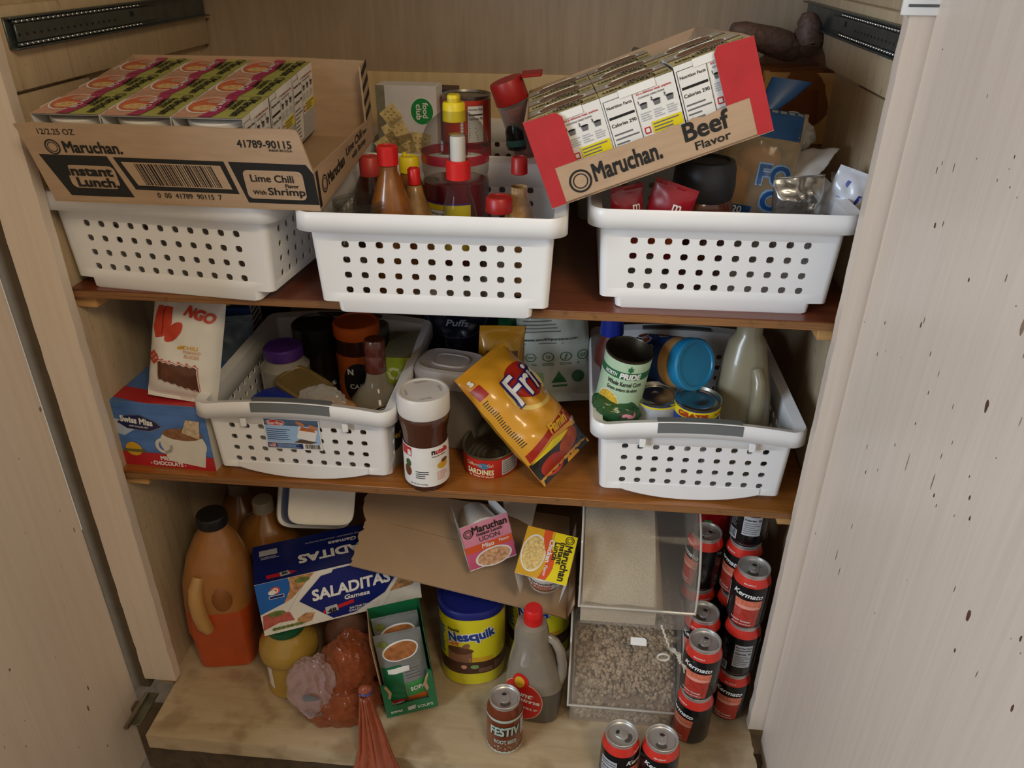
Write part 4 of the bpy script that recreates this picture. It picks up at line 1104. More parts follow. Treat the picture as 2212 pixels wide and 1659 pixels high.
def wp(mb, fm):
    for (u, v, r_) in ((-.012, .050, .5), (.010, .036, .5), (.022, .018, .5)): mb.poly(fm, [(u - .003, v - .014), (u + .002, v - .014), (u + .007, v + .012), (u + .002, v + .012)], mat('blue_dash', '#2a3590', .4), 2)
P = AY(1808, 468, .25)
packet('snack_packet', 'white packet with blue dashes beside the silver foil packet', 'packet', (P.x, .262, P.z - .012), (-4, 16, -10), .055, .078, .022, mat('white_film', '#d9dbe2', .3, var=.04, coat=.3), wp, 15.0, .005, freq=32)
sheet('plastic_wrap', 'torn clear plastic wrap draped at the bread basket end', 'plastic wrap', (q(1800, 470, .28), q(1856, 470, .27), q(1850, 395, .34), q(1795, 372, .36)), GLASSY, .012, 8.0)
# something tucked behind the beef tray
P = AY(1405, 95, .66)
t = thing('snack_box', 'blue box end peeking over the tilted beef tray', 'box', (P.x - .012, .66, 1.012), (0, 12, 0))
mb = MB(); mb.box((0, .02, .055), (.085, .05, .125), mat('grey_box', '#6c675c', .6), .004, 2); fm = plane((-.04, -.0055, 0), (1, 0, 0), (0, 0, 1)); mb.poly(fm, [(.006, .02), (.078, .02), (.078, .11), (.03, .112)], mat('sky_blue_print', '#4677c4', .4), 1); mb.rect(fm, .012, .07, .05, .082, ORNG, 2); mb.build('carton', t)
# ================================================================== lower shelf (middle of the photo)
basket('grey-handled white basket with a paper sticker beside the cocoa box', (-0.284, 0.332, Z2), 90.0, True, GB, sticker=True)
basket('grey-handled white basket holding the corn can and cloudy jug', (0.360, 0.338, Z2), 91.0, True, GB)
ZC = Z2 + .0065
# cocoa box
BLUEB = mat('cocoa_blue', '#4f78b8', .4, var=.25, scale=14, stretch=(1, 1, 4)); NAVY = mat('navy_print', '#1a2350', .4, var=.05); CREAM = mat('mug_print', '#ddd8cc', .45, var=.06); COCO = mat('cocoa_print', '#8a5f3e', .45, var=.3, scale=120)
t = thing('cocoa_box', 'blue and red milk chocolate cocoa box on the shelf end', 'box', (-0.612, 0.183, Z2), (0, 0, -2.5))
W, D, H = .168, .165, .128
mb = MB(); mb.box((W / 2, D / 2, H / 2), (W, D, H), PAPER, .0008, 1)
fm = plane((0, 0, 0), (1, 0, 0), (0, 0, 1)); MILKR = mat('cocoa_red', '#b8232c', .4, var=.06)
mb.rect(fm, 0, 0, W, H, BLUEB, 1); mb.rect(fm, 0, .0, W, .028, MILKR, 3)
mb.poly(fm, [(0, .094), (.050, .084), (.012, .060), (0, .064)], mat('snow_print', '#b6c6dd', .45, var=.15), 2)
mb.ell(fm, .118, .050, .042, .033, CREAM, 3); mb.ell(fm, .120, .071, .036, .012, COCO, 4); mb.poly(fm, [(.085, .015), (.150, .006), (.158, .045), (.078, .048)], CREAM, 4)
mb.ring(fm, .082, .045, .010, .016, CREAM, 4); mb.poly(fm, [(.120, .075), (.150, .064), (.156, .100), (.132, .102)], mat('cream_top_print', '#c9b394', .5, var=.3, scale=200), 5)
hexa = [(.006, .087), (.022, .101), (.050, .104), (.076, .092), (.084, .083), (.062, .073), (.022, .076)]
mb.poly(fm, [(a * 1.02 - .001, b * 1.02 - .002) for a, b in hexa], GOLDP, 4); mb.poly(fm, hexa, NAVY, 5)
mb.text(fm, 'Swiss Miss', .042, .093, PAPER, w=.058, h=.013, lay=7, bold=.05, rot=-.10); mb.text(fm, 'HOT COCOA MIX', .044, .081, PAPER, w=.034, lay=7, rot=-.06)
mb.text(fm, 'MILK', .082, .0195, PAPER, w=.024, h=.0085, lay=6, bold=.05); mb.text(fm, '- CHOCOLATE -', .082, .0085, PAPER, w=.066, h=.0085, lay=6, bold=.05)
mb.ell(fm, .024, .034, .015, .014, GOLDP, 5); mb.rect(fm, .006, .028, .044, .034, mat('medal_band', '#6d6a34', .5), 6)
ft = plane((0, 0, H), (1, 0, 0), (0, 1, 0)); mb.rect(ft, 0, 0, W, D, BLUEB, 1); mb.poly(ft, [(0, .012), (0, .05), (W, .020), (W, 0), (.06, 0)], MILKR, 2); mb.text(ft, 'MILK CHOCOLATE', .105, .024, PAPER, w=.085, lay=3, rot=-.16, bold=.02)
mb.ell(ft, .070, .085, .040, .030, NAVY, 2); mb.ell(ft, .115, .100, .030, .022, CREAM, 2)
fr = plane((W, 0, 0), (0, 1, 0), (0, 0, 1)); mb.rect(fr, 0, 0, .03, H, CREAM, 1); mb.rect(fr, .03, 0, .05, H, NAVY, 1); mb.rect(fr, .05, 0, D, H, CREAM, 1); mb.ell(fr, .10, .08, .035, .02, COCO, 2)
mb.build('carton', t)
# dried chili mango pouch leaning on top of it
WP = mat('pouch_white', '#e4e0d8', .35, var=.03, coat=.35); CHILI = mat('chili_print', '#c8402a', .4, var=.08); WIND = mat('pouch_window', '#5c2f18', .3, var=.3, scale=40, coat=.5)
def mango(mb, fm):
    st = dict(seg=.009)
    mb.poly(fm, [(-.060, .180), (-.052, .235), (-.040, .236), (-.028, .19), (-.034, .160), (-.05, .155)], CHILI, 2, .009)
    mb.poly(fm, [(-.044, .158), (-.024, .165), (-.016, .200), (-.020, .236), (-.036, .236), (-.036, .185)], CHILI, 3, .009)
    mb.ell(fm, -.012, .176, .013, .030, CHILI, 4, .009, rot=-.5)
    dk = mat('chili_line', '#8a2416', .4)
    mb.poly(fm, [(-.0375, .165), (-.0355, .165), (-.0345, .235), (-.0365, .235)], dk, 5, .009)
    mb.text(fm, 'NGO', .034, .226, CHILI, w=.056, h=.026, lay=4, bold=.06, rot=-.28, step=.0006, seg=.009)
    mb.text(fm, 'CHILI', .022, .142, GOLDP, w=.030, lay=3, step=.0006); mb.text(fm, 'MANGO', .026, .131, mat('pale_orange', '#d9a07a', .5), w=.034, lay=3, step=.0006); mb.text(fm, 'SLICES', .026, .120, mat('pale_orange', '#d9a07a', .5), w=.030, lay=3, step=.0006)
    mb.ell(fm, .004, .140, .008, .004, GOLDP, 3, .009, rot=.4)
    zig = [(-.040 + .078 * k / 12, .096 - .004 * k / 12 + .004 * (k % 2)) for k in range(13)] + [(.040 - .078 * k / 12, .038 - .008 * (1 - k / 12) + .004 * (k % 2) + .012 * k / 12) for k in range(13)]
    mb.poly(fm, [(a * 1.06, .066 + (b - .066) * 1.12) for a, b in zig], CHILI, 2, .007); mb.poly(fm, [(a * 1.035, .066 + (b - .066) * 1.07) for a, b in zig], WP, 3, .007); mb.poly(fm, zig, WIND, 4, .007)
    for (a, b) in ((-.052, .105), (-.052, .118), (-.046, .1115), (-.058, .1115), (-.052, .092), (-.046, .0985), (-.058, .0985)): mb.rect(fm, a - .004, b - .004, a + .004, b + .004, CHILI, 3)
    mb.ring(fm, -.052, .105, .010, .014, CHILI, 3)
    for k in range(5): mb.ell(fm, -.030 + .016 * k, .100 - .001 * k + .004, .0025, .0018, CHILI, 3)
P = AY(388, 880, .215)
P = AZ(388, 874, Z2 + H + .001)
packet('snack_pouch', 'white dried mango pouch with red chilies standing on the cocoa box', 'pouch', (P.x, P.y + .012, Z2 + H + .003), (-20, 5, -4), .122, .190, .055, WP, lambda mb, f_: mango(mb, lambda u, v, h=0: f_(u * .86, v * .66, h)), 2.2, .0035, seal=.03)
# boxes behind the pouch
P = AY(520, 720, .46)
t = thing('supplement_box', 'dark blue box with a yellow corner band behind the mango pouch', 'box', (P.x - .01, .44, Z2), (0, 0, 8))
mb = MB(); mb.box((0, .04, .115), (.085, .08, .23), NAVY, .001, 1); fm = plane((-.0425, 0, 0), (1, 0, 0), (0, 0, 1))
mb.rect(fm, 0, .11, .085, .19, mat('blue_panel', '#2f5fae', .4), 1); mb.rect(fm, .035, .115, .07, .17, RED, 2); mb.text(fm, 'AM', .022, .145, PAPER, w=.034, h=.024, lay=3, bold=.05, shear=.2); mb.rect(fm, 0, .195, .05, .215, YEL, 2); mb.text(fm, 'CALCIUM', .025, .205, NAVY, w=.04, lay=3, bold=.02)
f2 = plane((.0425, 0, 0), (0, 1, 0), (0, 0, 1)); mb.rect(f2, .005, .10, .075, .22, PAPER, 1); mb.lines(f2, .01, .11, .07, .21, 9, NAVY, 2); mb.build('carton', t)
P = AY(478, 790, .36)
packet('snack_packet', 'pale blue packet squeezed between the mango pouch and the basket', 'packet', (P.x, .375, Z2 + .005), (-4, 4, 30), .10, .19, .03, mat('dusty_blue_film', '#5c6f80', .4, var=.3, scale=18), None, 33.0, .006)
t = thing('tall_box', 'dark navy box behind the sticker basket\'s side', 'box', (-0.500, .60, Z2), (0, 0, 4))
mb = MB(); mb.box((0, 0, .12), (.10, .09, .24), mat('dark_navy_box', '#161c33', .5, var=.1), .001, 1); mb.build('carton', t)
t = thing('tall_box', 'cream box standing at the back beside the rear basket handle', 'box', (-0.425, .655, Z2), (0, 0, 0))
mb = MB(); mb.box((0, 0, .13), (.045, .09, .26), mat('cream_box', '#c9b988', .5, var=.15), .001, 1); mb.build('carton', t)

# ---- in the sticker basket
def jar(name, label, cat, px, py, y, rj, rl, hl, jm, lm, z=ZC, prints=None, body=None, top=0.0, group=None, ridged=True, rz=0):
    P = AY(px, py, y); H = P.z - z
    t = thing(name, label, cat, (P.x, y, z), (0, 0, rz), group)
    mb = MB()
    pr = body(H - hl) if body else [(0, 0), (rj - .002, 0), (rj, .004), (rj, H - hl - .016), (rl * .93, H - hl - .003), (rl * .93, H - hl + .004)]
    mb.lathe(pr, jm, 44)
    if prints: prints(mb, wrap(rj), H - hl)
    mb.build('jar', t)
    mb = MB(); mb.lathe([(rl * .97, H - hl), (rl, H - hl + .002), (rl, H - .003), (rl - .003, H), (rl - .006, H), (rl - .007, H - top), (0, H - top)], lm, 44)
    if ridged:
        for k in range(40):
            a = 2 * PI * k / 40; mb.box((rl, 0, H - hl / 2), (.0008, .0018, hl * .7), lm, 0, 1, Matrix.Rotation(a, 4, 'Z'))
    mb.build('lid', t)
    return t, H
PURP = mat('purple_plastic', '#43246f', .4, var=.06); GLJAR = mat('grey_glass_jar', '#8c887e', .22, var=.06, coat=.6)
def pj(mb, fm, h): mb.rect(fm, -.03, .01, .05, h - .05, mat('lime_label', '#9db32c', .4), 1, .008); mb.rect(fm, -.018, .01, .008, h - .056, PAPER, 2, .008); mb.rect(fm, -.018, h - .056, .05, h - .050, PURP, 2, .008); mb.lines(fm, -.016, .03, .006, h - .06, 9, GREYINK, 3)
jar('glass_jar', 'grey glass jar with a purple lid in the sticker basket', 'jar', 610, 745, .315, .043, .0335, .022, GLJAR, PURP, prints=pj, top=.001)
COFG = mat('coffee_glass', '#1c1310', .2, var=.1, coat=.6)
def cj(mb, fm, h): mb.rect(fm, -.05, .01, .05, h - .045, BLACKP, 1, .008); mb.text(fm, 'NESCAFE', .02, h - .075, PAPER, w=.05, lay=3, rot=.5)
t, H = jar('coffee_jar', 'dark coffee jar with a tall black lid in the sticker basket', 'jar', 678, 695, .405, .040, .042, .050, COFG, BLACKP, prints=cj, top=.004, ridged=False)
ORL = mat('orange_plastic', '#c85a1a', .4, var=.05); AMB = mat('brown_creamer', '#3a1a10', .25, var=.15, coat=.5)
def oj(mb, fm, h): mb.rect(fm, -.06, .01, .06, h - .030, mat('orange_label', '#b0531c', .4, var=.12), 1, .008); mb.ell(fm, .008, h - .085, .030, .042, INK, 2, .008); mb.text(fm, 'N', -.006, h - .060, PAPER, h=.012, lay=4, bold=.05); mb.text(fm, 'CAFE', .006, h - .090, PAPER, w=.03, lay=4)
jar('coffee_jar', 'coffee jar with a bright orange lid behind the brown-necked bottle', 'jar', 768, 692, .395, .041, .0425, .026, AMB, ORL, prints=oj, top=.002, ridged=False)
P = AY(660, 812, .265)
t = thing('luncheon_tin', 'rounded red tin with a dull gold lid leaning across the sticker basket', 'tin', (P.x, .262, P.z - .058), (8, 6, -34))
mb = MB(); mb.loft([(0, 0, 0, .050, .030, 5), (.040, 0, 0, .051, .031, 5)], mat('tin_red', '#7d1d16', .35, var=.2), 44); fm = plane((-.05, -.0312, 0), (1, 0, 0), (0, 0, 1)); mb.rect(fm, .008, .004, .092, .026, INK, 1); mb.lines(fm, .03, .008, .07, .020, 2, PAPER, 2); mb.build('tin', t)
mb = MB(); GOLDL = mat('gold_lid', '#8a7446', .45, .35, var=.1); mb.loft([(.038, 0, 0, .0525, .0325, 5), (.050, 0, 0, .0525, .0325, 5), (.053, 0, 0, .0500, .030, 5), (.053, 0, 0, .045, .026, 5), (.0515, 0, 0, .044, .025, 5)], GOLDL, 44); mb.build('lid', t)
P = AY(790, 735, .275)
H = .235
t = thing('liquor_bottle', 'clear round-shouldered bottle with a brown foil neck in the sticker basket', 'bottle', (P.x + .012, .262, P.z - H + .006), (-2, 1, 0))
mb = MB(); mb.lathe([(0, 0), (.048, 0), (.054, .004), (.056, .05), (.054, .09), (.046, .120), (.030, .142), (.020, .152), (.0165, .170), (.0155, .19)], clear('brown_tint_glass', '#d8cdb4', .62, .05, '#a99f88'), 44); mb.build('bottle', t)
mb = MB(); FOILN = mat('brown_foil', '#57261d', .3, var=.15, coat=.4); mb.lathe([(.0175, .176), (.0182, .178), (.0180, .204), (.0172, .206), (.0172, .210), (.0180, .212), (.0176, .232), (.016, .235), (0, .235)], FOILN, 36); mb.build('foil_neck', t)
mb = MB(); fm = wrap(lambda z: .0564 if z < .05 else (.0564 - (z - .05) * .05 if z < .09 else .0544 - (z - .09) * .28), -PI / 2 + .5); mb.ell(fm, 0, .085, .040, .046, mat('gold_thin', '#a8926a', .4, .5), 1, .006); mb.ell(fm, 0, .085, .038, .044, BLACKP, 3, .006); mb.text(fm, 'E&J', 0, .110, PAPER, w=.024, lay=6, shear=.3); mb.text(fm, 'caramel', 0, .075, GOLDP, w=.050, lay=6, shear=.2); mb.ring(fm, 0, .110, .016, .0168, PAPER, 6); mb.build('label', t)
# green tea box
GRNB = mat('lime_box', '#9aa82a', .45, var=.08); GRNT = mat('grey_green_box_top', '#8f8c70', .6, var=.1)  # the top face is a greyer green than the lime front
P = AY(862, 775, .345)
t = thing('tea_box', 'lime green box with a recycling emblem against the basket side', 'box', (P.x - .002, .345, ZC), (-1, 0, 2))
H = P.z - ZC; W = .062; D = .115
mb = MB(); mb.box((0, D / 2, H / 2), (W, D, H), GRNB, .0008, 1); ft = plane((-W / 2, 0, H), (1, 0, 0), (0, 1, 0)); mb.rect(ft, .003, .003, W - .002, D - .003, GRNT, 1)
for k in range(3): mb.rect(ft, .004, .02 + .035 * k, W - .004, .0206 + .035 * k, GREYINK, 2)
fm = plane((-W / 2, 0, 0), (1, 0, 0), (0, 0, 1)); pale = mat('pale_lime', '#d3dba0', .5)
for k in range(3):
    a = PI / 2 + 2 * PI * k / 3; c_, s_ = math.cos(a), math.sin(a)
    pts = [(.010, -.010), (.013, .004), (.008, .012), (.004, .006), (.007, .002), (.005, -.008)]
    mb.poly(fm, [(.022 + x * c_ - y * s_, H - .032 + x * s_ + y * c_) for x, y in pts], pale, 1)
mb.rect(fm, .036, H - .060, .0366, H - .014, pale, 1); mb.rect(fm, .052, H - .022, .060, H - .012, NAVY, 1)
mb.build('carton', t)
P = AY(808, 705, .455)
jar('glass_jar', 'grey-lidded jar half hidden behind the orange coffee lid', 'jar', 806, 700, .475, .030, .030, .025, GLJAR, mat('grey_lid', '#77736b', .5), ridged=False)
P = AZ(598, 858, .625)
t = thing('round_tub', 'round tub with a bright blue lid just inside the basket handle', 'tub', (P.x, .218, ZC))
mb = MB(); mb.lathe([(0, 0), (.036, 0), (.042, .100)], PAPER, 40); mb.build('tub', t)
mb = MB(); BLUEL = mat('blue_plastic', '#1f35a0', .35, var=.05); H = P.z - ZC; mb.lathe([(.043, .098), (.0445, .100), (.0445, H - .004), (.042, H), (.036, H + .003), (0, H + .004)], BLUEL, 44); mb.build('lid', t)
P = AY(722, 872, .205)
mb = MB(); blob(mb, (0, 0, 0), (.040, .022, .020), GLASSY, .45, 28, 3.3, 4, None, .3); o = mb.build('plastic_wrap', angle=25); o.location = (P.x - .022, .222, P.z); tag(o, 'crinkled clear wrap over tan bread by the basket rim', 'plastic wrap')
mb = MB(); blob(mb, (0, 0, 0), (.040, .022, .018), BREAD, .15, 20, 6.0, 3); o = mb.build('bread_roll'); o.location = (P.x - .008, .224, P.z - .020); tag(o, 'tan bread roll inside crinkled wrap by the basket rim', 'bread')

# ---- between the two baskets
NUT = mat('hazelnut_spread', '#4a2518', .22, var=.08, coat=.7); LIDW = mat('white_lid', '#dcd8d2', .4, var=.02)
P = AZ(924, 1036, Z2)
H = AY(926, 842, P.y).z - Z2
t = thing('spread_jar', 'tall hazelnut spread jar with a wide white lid', 'jar', (P.x, P.y, Z2), (0, 0, 4))
mb = MB(); mb.lathe([(0, .002), (.030, .002), (.034, .0), (.0365, .006), (.0375, .03), (.0370, .07), (.0360, .090), (.0375, .108), (.0415, .128), (.0425, H - .040), (.039, H - .034)], NUT, 52); mb.build('jar', t)
mb = MB(); mb.lathe([(.0420, H - .036), (.0428, H - .034), (.0428, H - .003), (.0405, H), (.037, H), (.0355, H - .0016), (0, H - .0016)], LIDW, 52); fl = plane((0, 0, H - .0016), (1, 0, 0), (0, 1, 0))
for k, w_ in enumerate(('nutella', 'nutella', 'nutella', 'nutella')):
    a = PI / 2 * k + .3; mb.text(fl, w_, .027 * math.cos(a), .027 * math.sin(a), mat('lid_emboss', '#b9b5af', .4), w=.020, lay=1, rot=a + PI / 2)
mb.build('lid', t)
mb = MB(); rf = lambda z: .0378 - max(0, z - .07) * .05; fm = wrap(rf)
mb.rect(fm, -.085, .012, .085, .088, PAPER, 1, .007)
mb.rect(fm, -.045, .070, -.020, .086, RED, 2, .006); mb.text(fm, 'a', -.024, .077, PAPER, h=.010, lay=4, bold=.04)
mb.text(fm, 'n', .017, .078, INK, h=.0075, lay=3, bold=.05); mb.text(fm, 'utella', .0335, .079, RED, w=.025, h=.010, lay=3, bold=.05); mb.text(fm, 'HAZELNUT SPREAD', .028, .0705, INK, w=.028, lay=3)
mb.ell(fm, -.030, .040, .008, .011, mat('nut_print', '#6d3b20', .5, var=.3), 2, .006); mb.ell(fm, -.028, .055, .006, .008, mat('leaf_print', '#3d5a30', .5), 2, .006)
mb.ell(fm, .034, .050, .011, .007, GOLDP, 2, .006); mb.ell(fm, .038, .058, .007, .004, mat('cocoa_swirl', '#6b4226', .5), 3, .006)
mb.lines(fm, -.014, .028, .008, .044, 4, INK, 3, .35, .3, 2, .007); mb.lines(fm, .022, .022, .044, .040, 5, mat('pink_small', '#d98b86', .5), 3, .35, .3, 2, .007); mb.text(fm, 'NET WT 33.5 OZ (950g)', -.010, .017, INK, w=.030, lay=3)
mb.build('label', t)
# grey-lidded clear container behind it
P = AZ(975, 955, Z2)
H = AY(968, 780, P.y + .01).z - Z2
t = thing('food_container', 'clear rounded container with a grey snap lid behind the hazelnut jar', 'container', (P.x + .002, P.y + .015, Z2), (0, 0, -12))
mb = MB(); CONT = clear('cloudy_container', '#d9d3cc', .42, .2, '#8f857c'); mb.loft([(0, 0, 0, .046, .034, 3.5), (.004, 0, 0, .050, .038, 3.5), (H - .045, 0, 0, .056, .043, 3.5), (H - .028, 0, 0, .057, .044, 3.5)], CONT, 48, None, (True, False)); mb.build('tub', t)
mb = MB(); mb.loft([(.004, 0, 0, .046, .034, 3.5), (.10, 0, 0, .051, .039, 3.5)], mat('flour_contents', '#9d9288', .8, var=.12), 40); mb.build('contents', t)
mb = MB(); GLID = mat('grey_snap_lid', '#a59d99', .45, var=.03); mb.loft([(H - .034, 0, 0, .0605, .047, 3.5), (H - .012, 0, 0, .062, .0485, 3.5), (H - .003, 0, 0, .059, .0455, 3.5), (H, 0, 0, .053, .040, 3.5), (H - .002, 0, 0, .050, .037, 3.5), (H - .002, 0, 0, .034, .024, 3), (H + .0005, 0, 0, .033, .023, 3), (H + .0005, 0, 0, .031, .021, 3), (H - .001, 0, 0, .0305, .0205, 3)], GLID, 56); mb.build('lid', t)
# oval sardine can, opened
P = AZ(1062, 985, Z2)
t = thing('sardine_can', 'opened oval sardine can with a red label beside the corn chip bag', 'can', (P.x + .003, .262, Z2), (0, 0, 78))
H = .044; a, b = .0635, .0485
mb = MB(); mb.loft([(0, 0, 0, a - .002, b - .002, 2.2), (.003, 0, 0, a, b, 2.2), (H - .004, 0, 0, a, b, 2.2)], mat('sardine_red', '#b8281f', .35, var=.08), 60, None, (True, False))
def oval(an, z, h=0):
    c_, s_ = math.cos(an), math.sin(an)
    return ((a + .0004 + h) * math.copysign(abs(c_) ** (2 / 2.2), c_), (b + .0004 + h) * math.copysign(abs(s_) ** (2 / 2.2), s_), z)
def fo(u, v, h=0): return oval(PI - .02 + u / .0545, v, h)
CRM = mat('cream_print', '#e6d9a8', .4)
mb.text(fo, 'SARDINES', 0, .0150, CRM, w=.049, h=.0105, lay=2, bold=.04); mb.text(fo, 'California    Girl', -.002, .0290, CRM, w=.050, h=.0065, lay=2, bold=.0); mb.text(fo, 'IN TOMATO SAUCE', .002, .0060, CRM, w=.044, lay=2, bold=.02)
mb.ell(fo, .006, .0275, .009, .006, mat('sardine_blue', '#4d6f8f', .4, var=.2), 2, .006); mb.rect(fo, .040, .006, .078, .036, LGREY, 1, .006); mb.lines(fo, .042, .008, .076, .034, 6, GREYINK, 2, .4, .3, 4, .006)
mb.build('label', t)
mb = MB(); mb.loft([(H - .004, 0, 0, a + .001, b + .001, 2.2), (H - .001, 0, 0, a + .0018, b + .0018, 2.2), (H, 0, 0, a, b, 2.2), (H - .002, 0, 0, a - .003, b - .003, 2.2), (.012, 0, 0, a - .0045, b - .0045, 2.2)] + [(.010 + .0022 * (k % 2), 0, 0, (a - .008) * (1 - k / 9), (b - .008) * (1 - k / 9), 2.2) for k in range(8)], mat('can_inside', '#8d8470', .3, .85, var=.15), 60, None, (False, True)); mb.build('tin', t)
# corn chip bag
CHIPY = mat('chip_yellow', '#d99a2a', .28, var=.08, scale=10, coat=.5); CHIPR = mat('chip_red', '#a3271c', .3, var=.1, coat=.4); CHIPB = mat('chip_black', '#1c1716', .35, var=.3, scale=30, coat=.4); SWOOSH = mat('chip_swoosh', '#e6c56a', .3, coat=.4); LOGB = mat('chip_navy', '#2d2a6e', .35)
def chips(mb, fm):
    sg = .008; k = dict(seg=sg)
    mb.rect(fm, -.070, .0, .070, .050, CHIPB, 1, sg); mb.ell(fm, .02, .035, .03, .018, mat('chip_chips', '#a84a22', .4, var=.4, scale=60), 2, sg, rot=.3); mb.ell(fm, -.03, .02, .03, .018, mat('chip_pepper', '#b23320', .3, var=.2), 2, sg, rot=-.2)
    mb.poly(fm, [(-.068, .052), (-.02, .066), (.068, .060), (.068, .092), (-.0, .082), (-.068, .070)], CHIPR, 2, sg)
    mb.poly(fm, [(-.068, .048), (-.02, .060), (.03, .052), (.0, .046)], YEL, 3, sg)
    mb.ell(fm, .026, .168, .058, .050, SWOOSH, 2, sg); mb.ell(fm, .026, .174, .052, .048, CHIPY, 3, sg); mb.ell(fm, .028, .182, .044, .040, CHIPR, 4, sg)
    mb.text(fm, 'Frit', .022, .180, LOGB, w=.106, h=.066, lay=5, bold=.06, shear=.25, step=.0006, seg=.008, rot=.1); mb.text(fm, 'Frit', .022, .180, PAPER, w=.098, h=.060, lay=7, bold=.012, shear=.25, step=.0006, seg=.008, rot=.1)
    mb.text(fm, 'BRAND', .050, .136, PAPER, w=.022, lay=7, step=.0006); mb.text(fm, "Flamin'", .014, .078, GOLDP, w=.060, h=.022, lay=7, bold=.05, shear=.3, step=.0006, seg=.008)
    mb.text(fm, 'HOT', .052, .062, PAPER, w=.02, lay=7, step=.0006)
    mb.lines(fm, -.066, .085, -.058, .20, 22, INK, 3, .35, .3, 3); mb.poly(fm, [(-.066, .205), (-.05, .205), (-.048, .232), (-.066, .232)], CHIPR, 3, sg)
    mb.text(fm, 's', -.058, .243, PAPER, h=.012, lay=7, bold=.05, step=.0006)
P = AZ(1205, 1012, Z2)
mbp = MB(); fm_ = pouch(mbp, .128, .232, .082, CHIPY, 21.0, .0065, 20, seal=.04, taper=-.0); chips(mbp, lambda u, v, h=0: fm_(u * .91, v * .866, h))
o = mbp.build('corn_chip_bag', angle=60)
tl = AY(1014, 858, .230); bt = AY(1226, 1000, .225); tr_ = AY(1112, 772, .33)
yb = (((tl + tr_) / 2) - bt); L_ = yb.length
xa = (tr_ - tl); ya = yb.normalized(); xa = (xa - ya * xa.dot(ya)).normalized(); na = xa.cross(ya)
R3 = Matrix((xa, -na, ya)).transposed()
# local x -> across the bag, local y -> away from the viewer, local z -> towards the opened end
o.matrix_world = Matrix.Translation(bt) @ R3.to_4x4() @ Matrix.Diagonal((1, 1, L_ / .268, 1)) if False else Matrix.Translation(bt) @ R3.to_4x4()
tag(o, 'yellow and red corn chip bag slumped behind the sardine can', 'chip bag')
def chips2(mb, fm): mb.text(fm, 'F', .02, .05, PAPER, h=.03, lay=4, bold=.05, step=.0006); mb.rect(fm, -.03, .12, .03, .14, mat('brown_print', '#7a4a1c', .4), 1, .008)
P = AY(1080, 835, .40)
packet('chip_bag', 'smaller golden chip bag upright behind the corn chip bag', 'chip bag', (P.x - .005, .40, Z2 + .002), (-8, 4, 12), .085, .185, .045, CHIPY, chips2, 41.0, .005)
# candy bag, green bag and white bag behind
DKNV = mat('dark_navy_film', '#10162e', .3, var=.15, coat=.4)
def pm(mb, fm):
    lilac = mat('script_grey', '#a8acbe', .5)
    mb.ell(fm, .0, .195, .062, .058, mat('navy_disc_edge', '#4d5678', .4), 1, .008); mb.ell(fm, .0, .195, .060, .056, DKNV, 2, .008)
    mb.text(fm, 'VC 325g', -.002, .222, lilac, w=.060, lay=4, step=.0006, shear=.2); mb.text(fm, 'Peppermint', -.004, .200, lilac, w=.090, lay=4, step=.0006, shear=.25); mb.text(fm, 'Puffs', .004, .176, lilac, w=.045, lay=4, step=.0006, shear=.25)
P = AY(985, 720, .47)
packet('candy_bag', 'dark navy peppermint candy bag behind the grey-lidded container', 'candy bag', (P.x - .004, .50, Z2 + .001), (-6, 0, -4), .15, .275, .05, DKNV, lambda mb, f_: pm(mb, lambda u, v, h=0: f_(u, v * .84 + .006, h)), 51.0, .004)
GRNF = mat('green_film', '#1c5a34', .35, var=.15, coat=.4); SENS = mat('white_chip_film', '#b9bfb4', .4, var=.08, coat=.3); GRI = mat('green_ink', '#2f6a3e', .5)
def sens(mb, fm):
    mb.lines(fm, -.055, .175, .045, .235, 7, GREYINK, 2, .35, .5, 5, .008)
    mb.text(fm, 'www.sensibleportions.com', -.006, .160, INK, w=.100, lay=4, step=.0006, bold=.02); mb.lines(fm, -.055, .148, .02, .154, 1, GREYINK, 2)
    for i, tx in enumerate(('GMO', 'U', '/', 'GF')):
        u = -.045 + .033 * i; mb.ring(fm, u, .118, .0095, .0112, GRI, 4, 18 if i else 6); mb.text(fm, tx, u, .118, GRI, w=.012 if len(tx) > 1 else .006, lay=4, step=.0006, bold=.02); mb.lines(fm, u - .012, .097, u + .012, .104, 2, GRI, 3, .4, .2, 3)
    mb.poly(fm, [(-.008, .052), (.022, .052), (.007, .082)], GRI, 4, .008); mb.ell(fm, .043, .066, .012, .015, GRI, 4, .008); mb.rect(fm, -.050, .055, -.022, .080, mat('pale_green', '#8fae8a', .5), 3, .008); mb.rect(fm, -.006, .041, .022, .046, GRI, 4, .008)
P = AY(1200, 830, .385)
packet('chip_bag', 'white chip bag back with green emblems behind the corn chip bag', 'chip bag', (P.x + .002, .425, Z2 + .03), (-14, -4, 6), .135, .255, .05, SENS, lambda mb, f_: sens(mb, lambda u, v, h=0: f_(u, v * .80, h)), 61.0, .004)
P = AY(1118, 770, .46)
packet('chip_bag', 'dark green chip bag in shadow beside the white chip bag', 'chip bag', (P.x + .005, .51, Z2 + .001), (-6, 2, -8), .13, .275, .06, GRNF, None, 71.0, .006)

